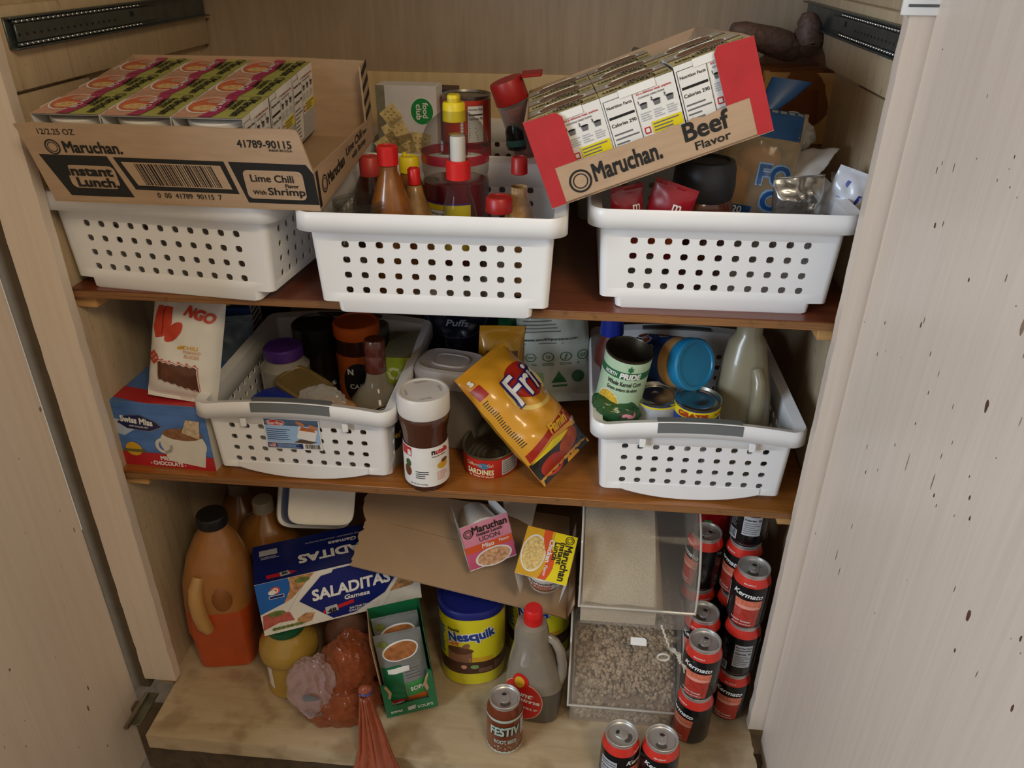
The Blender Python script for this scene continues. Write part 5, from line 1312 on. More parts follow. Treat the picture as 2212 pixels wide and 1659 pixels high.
# ---- in the corn basket
CORN = mat('corn_label_green', '#b4d0b0', .4, var=.06); CGR = mat('corn_dark_green', '#1f6a44', .4); KERN = mat('kernel_print', '#d9b23a', .45, var=.35, scale=230)
P = AY(1350, 748, .235)
t = thing('corn_can', 'tall opened corn can leaning in the basket beside the jug', 'can', (P.x - .006, .240, P.z - .114), (6, 7, 0))
mb = MB(); rr = .0375; mb.lathe([(0, .0), (rr, 0), (rr, .110)], CORN, 48); fm = wrap(rr)
mb.rect(fm, -.085, .080, .085, .093, CGR, 1, .006); mb.text(fm, 'NORTH', -.026, .0865, PAPER, w=.022, h=.007, lay=3, bold=.04, shear=.2); mb.text(fm, 'PRIDE', .006, .0865, PAPER, w=.034, h=.0105, lay=3, bold=.06, shear=.1)
leaf = [(0, -.006), (.002, 0), (.006, 0), (.004, .004), (.006, .008), (.002, .007), (0, .013), (-.002, .007), (-.006, .008), (-.004, .004), (-.006, 0), (-.002, 0)]
mb.poly(fm, [(.004 + a_ * .8, .0965 + b_ * .8) for a_, b_ in leaf], CGR, 3); mb.text(fm, 'Whole Kernel Corn', -.001, .0715, INK, w=.056, h=.0085, lay=3, bold=.02); mb.text(fm, 'Grano entero de elote', -.003, .0605, INK, w=.050, h=.0065, lay=3, bold=.02)
mb.ell(fm, -.022, .030, .020, .024, PAPER, 2, .006, rot=.3); mb.ell(fm, -.022, .030, .0185, .0225, KERN, 3, .006, rot=.3)
mb.build('label', t)
mb = MB(); mb.lathe([(rr, .110), (rr + .001, .112), (rr + .001, .1145), (rr - .001, .1150), (rr - .002, .113), (rr - .003, .03), (0, .03)], mat('dark_can_inside', '#4a4236', .35, .8, var=.1), 48); mb.build('tin', t)
P = AY(1323, 712, .36)
t = thing('spray_bottle', 'bottle with a royal blue cap behind the corn can', 'bottle', (P.x, .375, ZC))
H = P.z + .02 - ZC; mb = MB(); mb.lathe([(0, 0), (.026, 0), (.028, .004), (.028, H - .06), (.016, H - .035), (.016, H - .03)], mat('wine_label', '#5c2a22', .4, var=.2), 32); mb.build('bottle', t)
mb = MB(); mb.lathe([(.0205, H - .034), (.021, H - .032), (.0195, H), (0, H)], BLUEL, 32); mb.build('cap', t)
# peanut butter jar on its side
P = AY(1504, 788, .26)
PBB = mat('jar_blue_label', '#1a3f78', .35, var=.15); PBC = mat('lid_blue', '#1f7fae', .38, var=.05)
ax = (AY(1410, 775, .34) - P).normalized(); zq = ax.to_track_quat('Z', 'Y')
t = thing('peanut_butter_jar', 'peanut jar lying on its side with its bright blue lid towards the viewer', 'jar', tuple(P)); t.rotation_euler = zq.to_euler()
mb = MB(); mb.lathe([(.0400, .020), (.0425, .030), (.043, .045)], mat('peanut_butter', '#b98a52', .3, var=.1, coat=.5), 44); mb.lathe([(.043, .045), (.043, .125), (.038, .135), (0, .136)], PBB, 44); fm = wrap(.0432, 1.4)
for k, (u, v) in enumerate(((-.03, .075), (-.012, .095), (.01, .07), (.03, .10), (.0, .115))): mb.ell(fm, u, v, .009, .011, PAPER, 1, .006); mb.ell(fm, u, v, .0075, .0095, mat('peanut_print', '#7a3f22', .5, var=.3), 2, .006)
mb.build('jar', t)
mb = MB(); mb.lathe([(.0425, .022), (.0435, .020), (.0435, .003), (.041, .0), (.036, .0), (.035, .002), (0, .002)], PBC, 44); mb.build('lid', t)
# two small cans
def small_can(label, px, py, y, band, txt, rz):
    P = AY(px, py, y); t = thing('milk_can', label, 'can', (P.x, y, P.z - .083), (3, 0, rz), 'small milk cans in the corn basket')
    mb = MB(); rr = .0365; mb.lathe([(0, 0), (rr, 0), (rr, .080)], mat('milk_blue', '#2c4a9c', .4, var=.1), 44); fm = wrap(rr); mb.rect(fm, -.09, .064 if txt else .0755, .09, .079, band, 1, .006)
    if txt: mb.text(fm, txt, -.012, .0715, mat('gratis_red', '#b83a22', .4), w=.050, h=.0095, lay=3, bold=.07); mb.text(fm, '33% MAS', .035, .0715, mat('gratis_red', '#b83a22', .4), w=.02, lay=3)
    else: mb.rect(fm, -.09, .0, .09, .0755, LGREY, 1, .006); mb.lines(fm, .0, .02, .04, .058, 6, NAVY, 2)
    mb.rect(fm, -.05, .0, .05, .040, PAPER, 2, .006); mb.build('label', t)
    mb = MB(); mb.lathe([(rr, .080), (rr + .001, .082), (rr + .001, .0845), (rr - .001, .085), (rr - .0025, .080), (rr - .008, .0795), (rr - .010, .0805), (rr - .012, .0795), (.012, .0795), (.008, .0805), (0, .0805)], STEEL, 44); mb.build('lid', t)
small_can('silver-topped can with a plain pale label under the peanut jar', 1420, 848, .245, YEL, None, 0)
small_can('silver-topped can with a yellow GRATIS band', 1508, 858, .225, YEL, 'GRATIS', 0)
# cloudy juice jug
CLOUD = clear('cloudy_jug', '#cfc4a6', .35, .25, '#a39878')
P = AY(1608, 800, .30); base = Vector((P.x + .004, .300, ZC))
t = thing('juice_jug', 'empty cloudy juice jug with a grip, at the basket\'s wall end', 'jug', tuple(base), (0, 0, -8))
H = AY(1600, 712, .33).z - ZC + .03
JUGB = mat('cloudy_plastic', '#a0967a', .35, var=.06, coat=.4, trans=.25)
mb = MB(); mb.loft([(0, 0, 0, .046, .050, 4.5), (.005, 0, 0, .050, .054, 4.5), (.085, 0, 0, .050, .054, 4.5), (.095, 0, 0, .048, .050, 4), (.140, -.002, 0, .046, .048, 3), (.175, -.004, .0, .040, .040, 2.6), (H - .035, -.006, 0, .030, .030, 2.2), (H - .022, -.006, 0, .021, .021, 2), (H, -.006, 0, .021, .021, 2)], JUGB, 48); mb.build('jug', t)
mb = MB(); mb.tube([(.012, -.034, .196), (.018, -.046, .180), (.020, -.053, .155), (.020, -.056, .125), (.020, -.054, .100), (.020, -.046, .088)], [.010, .0115, .012, .012, .0115, .010], JUGB, 14); mb.build('grip', t)
P = AY(1572, 850, .24)
def lb(mb, fm): mb.rect(fm, -.026, .03, .026, .10, mat('orange_scribble', '#d98a2c', .4, var=.25), 1, .008); mb.text(fm, 'Mott', .0, .075, INK, w=.06, lay=4, rot=PI / 2, step=.0006, shear=.3, bold=.03)
packet('snack_packet', 'orange and white packet standing between the milk can and the jug', 'packet', (P.x, .262, ZC + .001), (-3, 2, 40), .060, .135, .022, mat('white_film2', '#d8cfc6', .35, var=.05), lb, 81.0, .004)
P = AY(1330, 878, .20)
mb = MB(); blob(mb, (0, 0, 0), (.034, .020, .022), clear('green_film_bag', '#a5c4a6', .55, .15, '#2f5f3c'), .5, 30, 2.7, 4, None, .35); o = mb.build('produce_bag', angle=30); o.location = (P.x - .004, .210, P.z - .012); tag(o, 'crumpled green plastic bag at the foot of the corn can', 'bag')
P = AY(1355, 897, .19)
mb = MB(); blob(mb, (0, 0, 0), (.016, .010, .011), mat('pink_wrapper', '#c77a8a', .35, var=.2, coat=.4), .2, 30, 4.2, 3); o = mb.build('candy_wrapper'); o.location = (P.x, .196, P.z - .002); tag(o, 'small pink wrapper peeking over the grey handle', 'wrapper')
# ================================================================== cupboard floor
ORJ = mat('orange_drink', '#b5491a', .35, var=.08, coat=.4, sss=.15); JUGAM = mat('amber_jug', '#a06a34', .32, var=.1, coat=.45); HAND = mat('frosted_grip', '#b98d52', .35, var=.06, coat=.4)
B = AZ(492, 1420, 0)
t = thing('juice_jug', 'half-full orange drink jug with a black cap', 'jug', (B.x, B.y + .026, 0), (0, 0, 10))
mb = MB(); lv = .155
low = [(0, 0, 0, .050, .048, 5), (.006, 0, 0, .056, .054, 5), (.085, 0, 0, .060, .057, 5), (.098, 0, 0, .064, .060, 4.5), (lv, .002, 0, .066, .060, 3.2)]
up = [(lv, .002, 0, .066, .060, 3.2), (.21, .004, .0, .064, .058, 2.7), (.26, .008, .004, .054, .050, 2.3), (.300, .012, .006, .038, .037, 2), (.320, .014, .007, .024, .024, 2), (.335, .014, .007, .022, .022, 2)]
mb.loft(low, ORJ, 56); mb.loft(up, JUGAM, 56)
mb.build('jug', t)
mb = MB(); pts = [(-.016, -.046, .240), (-.022, -.058, .220), (-.024, -.064, .195), (-.022, -.067, .165), (-.018, -.067, .138), (-.013, -.062, .118)]
mb.tube(pts, [.010, .0135, .0140, .0145, .0145, .011], HAND, 18)
mb.build('grip', t)
mb = MB(); blob(mb, (.020, -.042, .186), (.026, .022, .042), mat('amber_recess', '#8a5526', .4, var=.1), .02, 5, 0, 3); mb.build('grip_recess', t)
mb = MB(); mb.lathe([(.0275, .326), (.0285, .328), (.0285, .346), (.027, .350), (.025, .351), (0, .351)], BLACKP, 40, Matrix.Translation((.014, .007, 0)))
for k in range(36): mb.box((.0286, 0, .337), (.0010, .0022, .017), BLACKP, 0, 1, Matrix.Translation((.014, .007, 0)) @ Matrix.Rotation(2 * PI * k / 36, 4, 'Z'))
mb.build('cap', t)
# two big amber juice bottles behind
AMBJ = mat('amber_juice', '#8a5a24', .28, var=.1, coat=.5); CLCAP = clear('clear_cap', '#e6dfd0', .45, .15, '#b5aa94')
def big_juice(px, py, y, label, H=.335, r=.066):
    P = AY(px, py, y); t = thing('juice_bottle', label, 'bottle', (P.x, y, 0), (0, 0, 0), 'amber juice bottles behind the jug'); H = P.z
    mb = MB(); mb.lathe([(0, 0), (r - .006, 0), (r, .006), (r, H - .15), (r - .003, H - .135), (r, H - .12), (r - .004, H - .09), (r - .022, H - .052), (.022, H - .032), (.0195, H - .024)], AMBJ, 48); mb.build('bottle', t)
    mb = MB(); mb.lathe([(.0225, H - .026), (.023, H - .024), (.0215, H - .020), (.0215, H - .003), (.020, H), (0, H)], CLCAP, 36); mb.build('cap', t)
big_juice(566, 1078, .365, 'amber juice bottle with a clear cap, next to the white tub')
big_juice(512, 1040, .50, 'rear amber juice bottle whose cap reaches the shelf')
# yellow juice jar
YJ = mat('yellow_juice', '#b08f3c', .28, var=.06, coat=.6, sss=.1); GRL = mat('green_lid', '#1f5a3a', .4)
B = AZ(628, 1494, 0); r = .0575
t = thing('juice_bottle', 'squat yellow juice bottle with a green cap under the cracker box', 'bottle', (B.x, B.y + .030, 0), (0, 0, 0))
mb = MB(); mb.lathe([(0, .0), (r - .012, 0), (r - .006, .007), (r - .010, .018), (r - .010, .080), (r - .002, .088), (r, .102), (r - .004, .120), (r - .020, .140), (.034, .146), (.033, .151)], YJ, 52); mb.build('bottle', t)
mb = MB(); mb.lathe([(.036, .148), (.037, .150), (.036, .161), (0, .162)], GRL, 40); mb.build('cap', t)
mb = MB(); fm = wrap(r - .0098, -PI / 2 - .95); mb.rect(fm, -.02, .018, .02, .082, PAPER, 1, .006); mb.build('label', t)
# cracker carton lying across
SALN = mat('carton_navy', '#14206a', .4, var=.06); SKY = mat('carton_blue', '#1f62b4', .4, var=.06); FOOD = mat('food_print', '#b9885a', .5, var=.5, scale=130); FOODR = mat('food_red_print', '#b35a4e', .5, var=.25, scale=90); FOODG = mat('food_green_print', '#6d7a3a', .5, var=.35, scale=110)
L, D, H = .300, .134, .113
a = AZ(572, 1374, .166); b_ = AZ(904, 1292, .172)
xa = (b_ - a).normalized(); za = Vector((-.05, .14, 1.0)); za = (za - xa * za.dot(xa)).normalized(); ya = za.cross(xa)
t = thing('cracker_carton', 'navy saltine cracker carton lying tilted on the yellow bottle', 'box', tuple(a)); t.rotation_euler = Matrix((xa, ya, za)).transposed().to_euler()
mb = MB(); mb.box((L / 2, D / 2, H / 2), (L, D, H), PAPER, .0008, 1)
fm = plane((0, 0, 0), (1, 0, 0), (0, 0, 1)); WHT = mat('white_board_print', '#e2ddd2', .45, var=.05)
mb.rect(fm, 0, 0, L, H, WHT, 1)
for k in range(5): mb.poly(fm, [(.02 + .05 * k, 0), (.021 + .05 * k, 0), (.101 + .05 * k, H), (.10 + .05 * k, H)], LGREY, 2)
mb.poly(fm, [(0, H), (.060, H), (.062, H - .022), (.050, H - .050), (.0, H - .066)], SKY, 3)
mb.poly(fm, [(.062, H), (.108, H), (.062, H - .044), (.045, H - .052), (.060, H - .024)], FOOD, 4); mb.ell(fm, .084, H - .010, .014, .006, FOODG, 5)
mb.poly(fm, [(0, .012), (.030, .022), (.058, .020), (.052, .040), (.020, .048), (.004, .044)], FOODR, 4); mb.ell(fm, .028, .043, .016, .006, FOODG, 5)
for k in range(7): mb.ell(fm, .02 + .008 * k, .010 + .006 * abs(nz(k, 2, 2)), .0045, .0035, FOODG, 5)
mb.poly(fm, [(.060, .006), (.088, .010), (.096, .026), (.080, .030), (.064, .022)], FOOD, 4)
mb.poly(fm, [(.072, .058), (.118, .102), (.138, .104), (.142, .110), (.175, .110), (.238, .106), (.282, .102), (.230, .034), (.170, .006), (.128, .004)], SALN, 6)
mb.text(fm, 'SALADITAS', .170, .066, PAPER, w=.148, h=.025, lay=9, bold=.04, shear=.08, rot=.03); mb.text(fm, 'Gamesa', .178, .044, PAPER, w=.048, h=.010, lay=9, bold=.03, shear=.15)
mb.poly(fm, [(.112, .018), (.170, .028), (.170, .036), (.112, .026)], RED, 7); mb.poly(fm, [(.116, .016), (.140, .020), (.138, .034), (.116, .032)], LGREY, 8); mb.text(fm, '48', .128, .022, INK, w=.016, h=.011, lay=10, bold=.04); mb.text(fm, 'SALTINE CRACKERS', .188, .018, PAPER, w=.055, lay=9); mb.text(fm, 'GALLETAS SALADAS', .186, .012, PAPER, w=.055, lay=9)
mb.poly(fm, [(.240, .034), (.262, .062), (.300, .100), (.300, .050), (.280, .036)], FOOD, 7)
mb.ell(fm, .034, H - .020, .009, .008, mat('emblem_red', '#d4574a', .4), 5); mb.ell(fm, .028, H - .023, .007, .005, PAPER, 6); mb.ring(fm, .034, H - .020, .003, .0055, PAPER, 7); mb.rect(fm, .021, H - .037, .048, H - .030, PAPER, 5); mb.rect(fm, .022, H - .036, .047, H - .031, SALN, 6)
ft = plane((0, 0, H), (1, 0, 0), (0, 1, 0)); mb.rect(ft, 0, 0, L, D, SALN, 1)
mb.text(ft, 'SALADITAS', .170, .052, PAPER, w=.175, h=.030, lay=3, rot=PI, bold=.05); mb.text(ft, 'Gamesa', .170, .086, PAPER, w=.055, h=.013, lay=3, rot=PI, bold=.03, shear=.15); mb.text(ft, 'SALTINE CRACKERS / GALLETAS SALADAS', .160, .104, LGREY, w=.12, lay=3, rot=PI)
mb.rect(ft, .012, .092, .046, .112, LGREY, 2); mb.lines(ft, .014, .078, .050, .088, 2, LGREY, 2); mb.poly(ft, [(.022, .010), (.066, .010), (.078, .016), (.066, .022), (.022, .022)], RED, 2); mb.poly(ft, [(.048, .008), (.066, .010), (.062, .024), (.046, .022)], LGREY, 3); mb.text(ft, '48', .056, .016, INK, w=.011, lay=5, rot=PI, bold=.03)
fl = plane((0, D, 0), (0, -1, 0), (0, 0, 1)); mb.rect(fl, .03, .004, .10, .085, mat('end_panel', '#9a94a4', .5), 1)
mb.build('carton', t)
# white tub lying on its side on the carton, base to the viewer
c = AZ(697, 1076, .354)
TUBW = mat('tub_white', '#e6e2d8', .45, var=.03)
n_ = ((CAM - c).normalized() + Vector((.16, .0, -.02))).normalized(); xa = Vector((1, 0, .02)); xa = (xa - n_ * xa.dot(n_)).normalized(); ya = n_.cross(xa)
t = thing('food_tub', 'white plastic tub on its side above the cracker carton, base outward', 'tub', tuple(c)); t.rotation_euler = Matrix((xa, ya, n_)).transposed().to_euler()
mb = MB(); mb.loft([(-.006, 0, 0, .0635, .052, 5.5), (-.001, 0, 0, .0635, .052, 5.5), (.0, 0, 0, .0625, .051, 5.5), (-.0015, 0, 0, .058, .0465, 5.5)], TUBW, 56); mb.build('base', t)
mb = MB(); mb.loft([(-.082, 0, 0, .069, .057, 5.5), (-.006, 0, 0, .0625, .051, 5.5)], mat('tub_blue', '#3d5f9a', .4, var=.25, scale=14), 56); mb.build('wall', t)
mb = MB(); mb.loft([(-.094, 0, 0, .076, .064, 5.5), (-.080, 0, 0, .075, .063, 5.5)], TUBW, 56); mb.build('lid', t)
# knotted plastic bag of brown rolls
BAGB = mat('bag_brown_contents', '#94552a', .45, var=.35, scale=24, coat=.3); PINKF = clear('pink_film', '#eecbb6', .70, .10, '#a8623f', .8); WHF = clear('pale_print_film', '#f3e4de', .56, .14, '#bfa29c', .6)
B = AZ(724, 1572, 0)
t = thing('plastic_bag', 'knotted pinkish plastic bag of brown rolls hanging over the floor edge', 'bag', (B.x, B.y + .036, 0))
o_ = Vector((B.x, B.y + .036, 0))
mb = MB(); blob(mb, (.004, .004, .042), (.062, .044, .046), BAGB, .10, 12, 7.0, 4, .001, .04); blob(mb, (.018, .026, .100), (.040, .036, .050), BAGB, .2, 14, 2.0, 4, None, .05); mb.build('rolls', t)
def film(mb, c, r, m, seed, floor=None):
    """thin film drawn in sharp folds over a lump"""
    bm = bmesh.new(); bmesh.ops.create_icosphere(bm, subdivisions=5, radius=1.0)
    for v in bm.verts:
        a_ = math.atan2(v.co.z, v.co.x); q_ = v.co.copy()
        fold = .34 * nz(q_.x * 1.1 + seed * 2, q_.y * 1.1, q_.z * 1.1) + .10 * (1 - 2.2 * abs(nz(q_.x * 1.7 + seed, q_.y * 1.7, q_.z * 1.7))) + .08 * (1 - 2.4 * abs(nz(q_.x * 3.6 + seed, q_.y * 3.6, q_.z * 2.4))) + .05 * (1 - 2.6 * abs(nz(q_.x * 8 + seed, q_.y * 8, q_.z * 5)))
        p_ = Vector((q_.x * r[0], q_.y * r[1], q_.z * r[2])) * (1 + fold) + Vector(c)
        if floor is not None and p_.z < floor: p_.z = floor
        v.co = p_
    mb.addbm(bm, m)
mb = MB(); film(mb, (.004, .004, .047), (.066, .049, .050), PINKF, 3.0, .0005); film(mb, (.020, .026, .108), (.046, .042, .058), PINKF, 9.0)
mb.build('film', t, angle=50)
mb = MB(); film(mb, (-.032, -.012, .086), (.044, .036, .066), WHF, 5.0)
fm = lambda u, v, h=0: (-.032 + u, -.058 - h + .35 * abs(u), .092 + v)
mb.text(fm, 'FRESA', .004, -.030, GREYINK, w=.034, lay=6, rot=-.2, bold=.02); mb.poly(fm, [(-.010, .0), (.020, .004), (.016, .012), (-.006, .022), (-.012, .012)], GREYINK, 6); mb.build('printed_film', t, angle=50)
kx = AY(790, 1492, .050) - o_; e1 = AY(822, 1575, .02) - o_
mb = MB(); TAILF = clear('tail_film', '#dca08a', .34, .12, '#a3573c', .8)
knot = Vector((kx.x, kx.y, kx.z)); drop = [knot, Vector((e1.x - .010, -o_.y + .012, .022)), Vector((e1.x, -o_.y - .012, -.018)), Vector((e1.x + .004, -o_.y - .022, -.085)), Vector((e1.x + .002, -o_.y - .026, -.14))]
wid = [.008, .030, .050, .064, .074]
def tail(u, v):
    f = v * 4; i = min(3, int(f)); g = f - i; p = drop[i].lerp(drop[i + 1], g); w = wid[i] * (1 - g) + wid[i + 1] * g
    a_ = (u - .5) * 2 * PI; pl_ = nz(u * 7 + .8 * v, 2.0, v * 1.2)
    return Vector((p.x + w * math.sin(a_ * .5) + .006 * nz(u * 4, v * 3, 1), p.y - .014 * math.cos(a_ * .5) - .016 * pl_ * (.25 + v) - .006 * abs(math.sin(u * 21 + 4 * v)), p.z + .018 * nz(u * 5, 3, v) * v))
mb.grid(tail, 72, 44, TAILF); mb.build('tail', t, angle=50, solid=.0008)
mb = MB(); blob(mb, tuple(knot), (.013, .012, .015), TAILF, .3, 60, 1, 3); mb.lathe([(.011, -.003), (.0135, 0), (.011, .003)], mat('blue_tie', '#2c2f6a', .5), 18, Matrix.Translation(knot)); mb.build('knot', t)
# brown sack and blue packet behind the bag
c = AY(748, 1370, .20)
mb = MB(); blob(mb, (0, 0, .075), (.052, .040, .080), mat('brown_sack', '#6b4630', .6, var=.25), .15, 14, 1.0, 4, .001, .05); o = mb.build('brown_sack', angle=40); o.location = (c.x + .004, .215, 0); tag(o, 'brown sack in shadow behind the knotted bag', 'sack')
c = AY(716, 1345, .22)
packet('blue_packet', 'small bright blue packet end under the cracker carton', 'packet', (c.x + .006, .275, 0.001), (-5, 10, 10), .06, .165, .03, mat('azure_film', '#1f6fb0', .4, var=.1), None, 91.0)
# soup packet display box
SG = mat('soup_green', '#1d6b43', .4, var=.08); FOILP = mat('soup_foil', '#8d9090', .35, .3, var=.15, coat=.3); BOWLB = mat('soup_bowl_print', '#a5683a', .45, var=.35, scale=90)
bl = AZ(838, 1556, 0); br = AZ(948, 1536, 0)
xa = (br - bl); W = xa.length; ang = math.degrees(math.atan2(xa.y, xa.x))
t = thing('soup_box', 'green soup packet display box with a torn front', 'box', tuple(bl + Vector((0, 0, .006))), (0, -5, ang))
D, H = .085, .205
lean = Matrix.Rotation(math.radians(-5), 4, 'X')
rnd = random.Random(5)
mb = MB()
fr = [(0, 0), (W, 0), (W, .100), (W - .008, .110), (W - .012, .092), (W - .020, .070), (W - .016, .050)] + [(W - .014 - (W - .028) * k / 8, .028 + .003 * rnd.random()) for k in range(9)] + [(.014, .050), (.018, .066), (.010, .088), (.0, .092)]
mb.prism(fr, .0012, SG); fm = plane((0, 0, 0), (1, 0, 0), (0, 0, 1))
mb.text(fm, 'SOUPS', W * .76, .013, PAPER, w=.030, lay=2, bold=.0); mb.poly(fm, [(W * .42, .008), (W * .56, .009), (W * .58, .020), (W * .42, .018)], LGREY, 1); mb.text(fm, 'SOPAS', W * .20, .013, PAPER, w=.022, lay=2)
torn = mat('torn_board', '#b3906a', .8, var=.2)
mb.poly(fm, [(W - .012, .092), (W - .020, .070), (W - .016, .050), (W - .011, .056), (W - .013, .074), (W - .006, .100)], torn, 1); mb.poly(fm, [(.014, .050), (.018, .066), (.010, .088), (.006, .084), (.012, .066), (.009, .052)], torn, 1)
mb.build('front_panel', t)
mb = MB()
for x in (.0006, W - .0006): mb.box((x, D / 2, H / 2), (.0012, D - .003, H), SG if x > .01 else torn, 0)
mb.build('side_panel', t)
mb = MB(); mb.box((W / 2, D, H / 2), (W, .0012, H), SG); mb.box((W / 2, D / 2, .0008), (W - .003, D - .004, .0012), SG); mb.build('back_panel', t)
OR2 = mat('soup_orange', '#c8682a', .4, var=.1); GR2 = mat('soup_light_green', '#3f8f4a', .4, var=.12)
def soup_packet(y, top, lab, full):
    def pr(mb, fm):
        w = W - .012; h = top
        mb.rect(fm, -w / 2 + .002, 0, 0 - .004, h - .075, SG, 1, .008); mb.rect(fm, -.004, .075, w / 2 - .002, h - .080, FOILP, 1, .008)
        mb.ell(fm, .000, h - .042, .034, .022, PAPER, 2, .008, rot=.18); mb.ell(fm, .0, h - .042, .031, .019, BOWLB, 3, .008, rot=.18); mb.ell(fm, -.03, h - .022, .010, .007, FOODG, 3, .008)
        mb.rect(fm, -.002, .034, w / 2 - .001, .072, GR2, 2, .008); mb.rect(fm, -w / 2 + .002, .018, w / 2 - .002, .034, OR2, 2, .008)
        mb.ell(fm, -.022, .030, .020, .017, SG, 4, .008); mb.ell(fm, -.024, .022, .020, .006, RED, 5, .008, rot=.2); mb.text(fm, 'Knorr', -.024, .022, PAPER, w=.026, lay=7, rot=.2, bold=.05, step=.0006); mb.text(fm, 'SOPA', .020, .058, PAPER, w=.030, h=.011, lay=7, step=.0006, bold=.02)
        mb.rect(fm, -.030, .100, .010, .112, PAPER, 4, .008); mb.lines(fm, .002, .080, .030, h - .085, 4, INK, 3, .12, .3, 4, .008)
    mb = MB(); fmx = pouch(mb, W - .012, top, .020, FOILP, y * 90, .003, 26, seal=.04); pr(mb, fmx)
    o = mb.build('soup_packet', angle=60)
    o.matrix_world = Matrix.Translation(bl) @ Matrix.Rotation(math.radians(ang), 4, 'Z') @ Matrix.Rotation(math.radians(-5), 4, 'Y') @ Matrix.Translation((W / 2, y, .010)) @ Matrix.Rotation(math.radians(-2), 4, 'X')
    tag(o, lab, 'packet', 'soup packets in the green box')
soup_packet(.016, .192, 'front soup packet with a bowl picture in the green box', True)
soup_packet(.050, .200, 'second soup packet behind the front one in the green box', True)
# chocolate powder canisters
NQY = mat('canister_yellow', '#d6cc22', .38, var=.04, coat=.3); NQB = mat('canister_blue_lid', '#1b2370', .4, var=.05); NQBR = mat('canister_brown', '#4a2c22', .4, var=.12); MILKB = mat('choc_milk_print', '#8f6248', .4, var=.2); NQBLUE = mat('brand_blue', '#1d3f8f', .4)
def canister(loc, rz, label):
    t = thing('powder_canister', label, 'canister', loc, (0, 0, rz), 'yellow chocolate powder canisters'); r = .0655; H = .185
    mb = MB(); mb.loft([(0, 0, 0, r - .004, r - .004, 2.4), (.004, 0, 0, r, r, 2.4), (H - .010, 0, 0, r, r, 2.4), (H, 0, 0, r - .004, r - .004, 2.4)], NQY, 56); mb.build('canister', t)
    def f(u, v, h=0):
        an = -PI / 2 + u / (r * 1.02); c, s = math.cos(an), math.sin(an)
        return ((r + .0004 + h) * math.copysign(abs(c) ** (2 / 2.4), c), (r + .0004 + h) * math.copysign(abs(s) ** (2 / 2.4), s), v)
    mb = MB(); mb.rect(f, -.15, .034, .15, .066, NQBR, 1, .007)
    mb.rect(f, -.052, .066, -.002, .100, MILKB, 1, .007); mb.ell(f, -.026, .097, .026, .010, mat('choc_milk_dark', '#5f3a28', .4, var=.2), 2, .007); mb.ell(f, -.012, .108, .006, .010, MILKB, 2, .007, rot=-.5)
    mb.rect(f, -.006, .067, .034, .078, GOLDP, 1, .007)
    for m_, w, h, b, lay in ((PAPER, .094, .036, .12, 2), (NQBLUE, .088, .031, .05, 4)): mb.text(f, 'Nesquik', -.004, .134, m_, w=w, h=h, lay=lay, bold=b, rot=.16, seg=.008)
    mb.text(f, 'Nestle', -.036, .151, INK, w=.026, lay=4, bold=.03); mb.rect(f, -.052, .110, -.026, .118, ORNG, 2, .007); mb.lines(f, -.050, .111, -.028, .117, 2, PAPER, 4)
    mb.ell(f, -.016, .054, .0055, .0055, mat('badge_pink', '#d99a86', .5), 3); mb.ell(f, .001, .054, .0055, .0055, mat('badge_green', '#7a9a5a', .5), 3); mb.rect(f, .006, .038, .034, .050, mat('badge_tan', '#6d5040', .5), 3, .007); mb.rect(f, .038, .040, .060, .060, mat('badge_tan', '#6d5040', .5), 3, .007)
    mb.lines(f, -.090, .075, -.060, .150, 7, SKY, 2, .5, .3, 3, .007)
    mb.build('label', t)
    mb = MB(); mb.loft([(H - .006, 0, 0, r + .0015, r + .0015, 2.4), (H + .006, 0, 0, r + .0015, r + .0015, 2.4), (H + .010, 0, 0, r - .001, r - .001, 2.4), (H + .010, 0, 0, r - .006, r - .006, 2.4), (H + .008, 0, 0, r - .008, r - .008, 2.4)], NQB, 56); mb.build('lid', t)
    return t
B = AZ(1014, 1474, 0); canister((B.x, B.y + .058, 0), 10, 'yellow chocolate powder canister beside the green soup box')
B = AZ(1158, 1455, 0); canister((.116, B.y + .100, 0), 9, 'yellow chocolate powder canister partly hidden by the syrup bottle')
# torn cardboard tray lying on the canisters, with two cups
pl = [AZ(756, 1220, .300), AY(1226, 1336, .205), AY(1240, 1100, .42), AZ(790, 1068, .325)]
o0 = (pl[0] + pl[1]) / 2
xa = (pl[1] - pl[0]).normalized(); back = ((pl[2] + pl[3]) / 2 - o0); W = (pl[1] - pl[0]).length
ya = (back - xa * back.dot(xa)).normalized(); D = back.length; za = xa.cross(ya)
t = thing('cardboard_tray', 'torn sloping cardboard tray resting on the yellow canisters', 'carton', tuple(pl[0])); TR = Matrix((xa, ya, za)).transposed(); t.rotation_euler = TR.to_euler()
TT = Matrix.Translation(pl[0]) @ TR.to_4x4(); TI = TT.inverted()
lp = [TI @ p for p in pl]
rnd = random.Random(12)
def ragged(p, q, n, amp): return [(p.x + (q.x - p.x) * k / n + amp * (rnd.random() - .5) * (0 < k < n), p.y + (q.y - p.y) * k / n + amp * .6 * (rnd.random() - .5)) for k in range(n)]
ml = TI @ AZ(786, 1135, .315)
out = [(lp[0].x, lp[0].y), (lp[1].x, lp[1].y)] + [(lp[2].x, lp[2].y)] + ragged(lp[2], lp[3], 3, .002) + ragged(lp[3], ml, 9, .012) + ragged(ml, lp[0], 12, .010)
mb = MB(); tri = tessellate_polygon([[Vector((x, y, 0)) for x, y in out]]); n = len(out)
mb.add([(x, y, 0) for x, y in out] + [(x, y, -.004) for x, y in out], [tuple(a) for a in tri] + [tuple(i + n for i in reversed(a)) for a in tri] + [(i, (i + 1) % n, (i + 1) % n + n, i + n) for i in range(n)], CARDIN)
